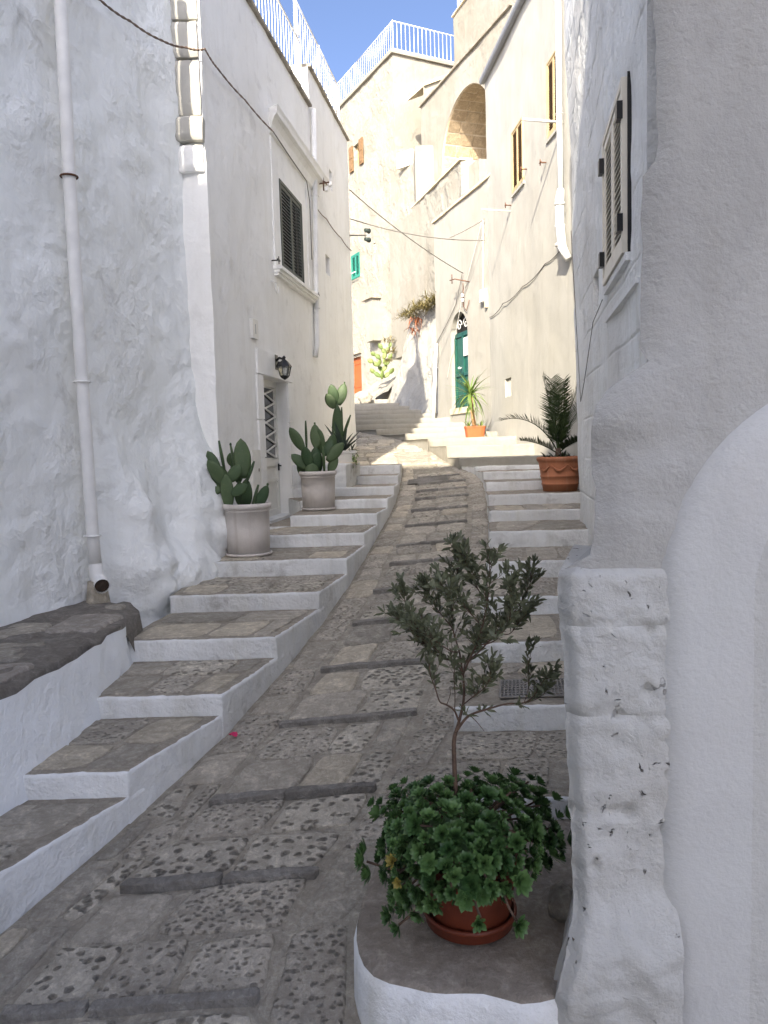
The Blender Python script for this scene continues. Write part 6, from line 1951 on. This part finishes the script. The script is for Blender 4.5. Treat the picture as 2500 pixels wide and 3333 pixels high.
for li, (pts, r0, r1) in enumerate(limbs):
    P = limb_pts(pts)
    mb = MB(); mb.tube(P, [r0 + (r1 - r0) * i / (len(P) - 1) for i in range(len(P))], 8 if li == 0 else 6)
    if li >= 3:
        n0_ = 0.25 if li not in (3, 14, 18, 19) else 0.62
        if li in (18, 19): n0_ = 2
        for i, p in enumerate(P):
            t = i / (len(P) - 1)
            if t < n0_: continue
            z_ok = True
            cnt = 2 if 4 <= li <= 13 or li >= 21 else 1
            for q in range(cnt):
                if rt.random() > .62: continue
                tan_ = (P[min(i + 1, len(P) - 1)] - P[max(i - 1, 0)]).normalized()
                d = (tan_ * .7 + Vector((rt.gauss(0, .6), rt.gauss(0, .7), rt.gauss(.25, .4)))).normalized()
                twig(mb, p, d, rt.uniform(.03, .075), rt.randint(3, 5))
        if li not in (18, 19): twig(mb, P[-1], (P[-1] - P[-2]).normalized(), .06, 8)
    elif li in (1, 2):
        for i, p in enumerate(P):
            if rt.random() < (.35 if li == 1 else .18) and i > 8:
                d = Vector((rt.gauss(0, .6), rt.gauss(0, .6), rt.gauss(.4, .4))).normalized(); twig(mb, p, d, rt.uniform(.03, .06), 5)
    mb.build("trunk" if li == 0 else "branch", M['bark'], tree)
cr_ = leaf_mb.build("crown", M['leaf_olive'], tree); cr_["kind"] = "stuff"

# succulent rosettes round the foot of the tree
def rosette_mesh(R, n_leaf, flat):
    mb = MB()
    for k in range(n_leaf):
        f = k / n_leaf
        az = k * 2.39996; el = radians(12 + 66 * (1 - f) ** 1.0 if False else 18 + 58 * (1 - f)) * flat
        l = R * (0.50 + .50 * f); w = l * .24
        d = Vector((cos(az) * cos(el), sin(az) * cos(el), sin(el))); s = Vector((-sin(az), cos(az), 0)); u = s.cross(d) * -1
        if u.z < 0: u = -u
        b = Vector((0, 0, .006 * (1 - f)))
        p1 = b + d * l * .45; p2 = b + d * l * .8 + u * l * .05; p3 = b + d * l + u * l * .08
        mb.add([b - s * w * .2, b + s * w * .2, p1 + s * w * .75 + u * w * .12, p1 - u * w * .12, p1 - s * w * .75 + u * w * .12, p2 + s * w * .92 + u * w * .1, p2 - u * w * .12, p2 - s * w * .92 + u * w * .1, p3 + d * l * .06],
               [(0, 1, 3), (1, 2, 3), (0, 3, 4), (3, 2, 5, 6), (4, 3, 6, 7), (6, 5, 8), (7, 6, 8)], 0, True)
    return mb
rm = [proto(rosette_mesh(.054, 30, 1.0), M['leaf_rosette'], "rosette"), proto(rosette_mesh(.048, 26, .85), M['leaf_rosette'], "rosette"), proto(rosette_mesh(.060, 32, .8), M['leaf_rosette'], "rosette"), proto(rosette_mesh(.040, 22, 1.1), M['leaf_rosette'], "rosette")]
rmy = proto(rosette_mesh(.045, 20, .8), M['leaf_yellow'], "rosette")
rs = random.Random(77)
cm = c0 + Vector((-.02, -.01, .36))
def surf(az, t):
    """t: 0 = crown of the mound, 1 = drooping skirt"""
    wob = 1 + .10 * sin(az * 3 + 1) + .06 * sin(az * 7 + .5)
    hx = .335 * wob; hy = .29 * wob
    if t < .74:
        a = t / .74 * pi / 2
        return Vector((hx * sin(a) ** .85 * cos(az), hy * sin(a) ** .85 * sin(az), .20 * cos(a) ** .8 - .02 + .03 * sin(az * 2 + 3 * t))), Vector((sin(a) * cos(az), sin(a) * sin(az), cos(a) + .25)).normalized()
    b = (t - .74) / .26
    return Vector((hx * (1 - .14 * b * b) * cos(az), hy * (1 - .14 * b * b) * sin(az), -.02 - .20 * b)), Vector((cos(az), sin(az), .15 - .3 * b)).normalized()
placed = []
tries = 0
while len(placed) < 290 and tries < 20000:
    tries += 1
    az = rs.uniform(0, 2 * pi); t = rs.random() ** .62
    if .15 * pi < az < .85 * pi and rs.random() < .6: continue
    p, n_ = surf(az, t)
    hang = .74 + .26 * (0.5 + .5 * cos(az - pi * .95) + .25 * sin(az * 5 + 1) + .35 * smooth01((cos(az) - .6) / .4))
    if t > hang: continue
    jit_ = rs.uniform(-.07, .03)
    q = cm + p + n_ * jit_
    if any((q - o).length < .0375 for o in placed): continue
    placed.append(q)
    d = (n_ + Vector((rs.gauss(0, .28), rs.gauss(0, .28), rs.gauss(.1, .2)))).normalized()
    x = d.orthogonal().normalized(); x = Matrix.Rotation(rs.uniform(0, 6.28), 3, d) @ x; y = d.cross(x)
    R = Matrix((x, y, d)).transposed()
    inst("rosette", rs.choice(rm) if rs.random() < .99 else rmy, tree, q, M=R, scale=rs.uniform(.56, .92))
for (dx, dy, dz) in ((-.385, -.05, -.06), (-.36, -.08, -.10), (-.375, -.02, -.035), (.335, -.12, .05), (-.26, -.2, -.24), (-.29, -.16, -.22), (-.24, -.17, -.19), (.02, -.29, -.17), (.16, -.27, -.2)):
    q = cm + Vector((dx, dy, dz)); d = Vector((dx, dy, .05)).normalized(); x = d.orthogonal().normalized(); y = d.cross(x)
    inst("rosette", rs.choice(rm), tree, q, M=Matrix((x, y, d)).transposed(), scale=1.0)
# second, deeper layer that closes the gaps between the outer rosettes
inner = MB(); src = [rosette_mesh(.036, 16, .9), rosette_mesh(.03, 14, 1.0)]
for k in range(330):
    az = rs.uniform(0, 2 * pi); t = rs.random() ** .6 * .93
    p, n_ = surf(az, t); q = cm + p * rs.uniform(.80, .93) + Vector((0, 0, -.008))
    d = (n_ + Vector((rs.gauss(0, .3), rs.gauss(0, .3), rs.gauss(.1, .2)))).normalized()
    x = d.orthogonal().normalized(); x = Matrix.Rotation(rs.uniform(0, 6.28), 3, d) @ x; y = d.cross(x)
    R = Matrix((x, y, d)).transposed(); m_ = rs.choice(src); sc_ = rs.uniform(.8, 1.2)
    inner.add([q + R @ (v * sc_) for v in m_.v], m_.f, 0, True)
io = inner.build("inner_foliage", M['leaf_rosette'], tree); io["kind"] = "stuff"
# stems that carry the rosettes
for k in range(70):
    q = rs.choice(placed); a = cm + Vector((rs.uniform(-.08, .08), rs.uniform(-.08, .08), -.06))
    m_ = a.lerp(q, .5) + Vector((0, 0, .05))
    mb = MB(); mb.tube([a, m_, q - (q - cm).normalized() * .01], [.006, .005, .004], 5); mb.build("stem", M['bark'], tree)
for (p, q) in ((( -.1, -.1, -.05), (-.375, -.05, -.07)), ((-.1, -.12, -.05), (-.26, -.2, -.23)), ((-.0, -.14, -.05), (.03, -.28, -.16)), ((.1, -.12, -.05), (.16, -.26, -.19))):
    a, b = cm + Vector(p), cm + Vector(q); mb = MB(); mb.tube([a, a.lerp(b, .6) + Vector((0, -.03, -.02)), b], .005, 5); mb.build("stem", M['bark'], tree)
# dark undergrowth inside the mound
bm = bmesh.new(); bmesh.ops.create_icosphere(bm, subdivisions=3, radius=1)
mb = MB(); vs = []
for v in bm.verts:
    n_ = noise.noise(v.co * 3)
    vs.append(cm + Vector((v.co.x * .20, v.co.y * .18, v.co.z * .10 - .02)) * (1 + .18 * n_))
mb.add(vs, [[v.index for v in f.verts] for f in bm.faces], 0, True); bm.free()
mb.build("undergrowth", M['leaf_rosette'], tree)
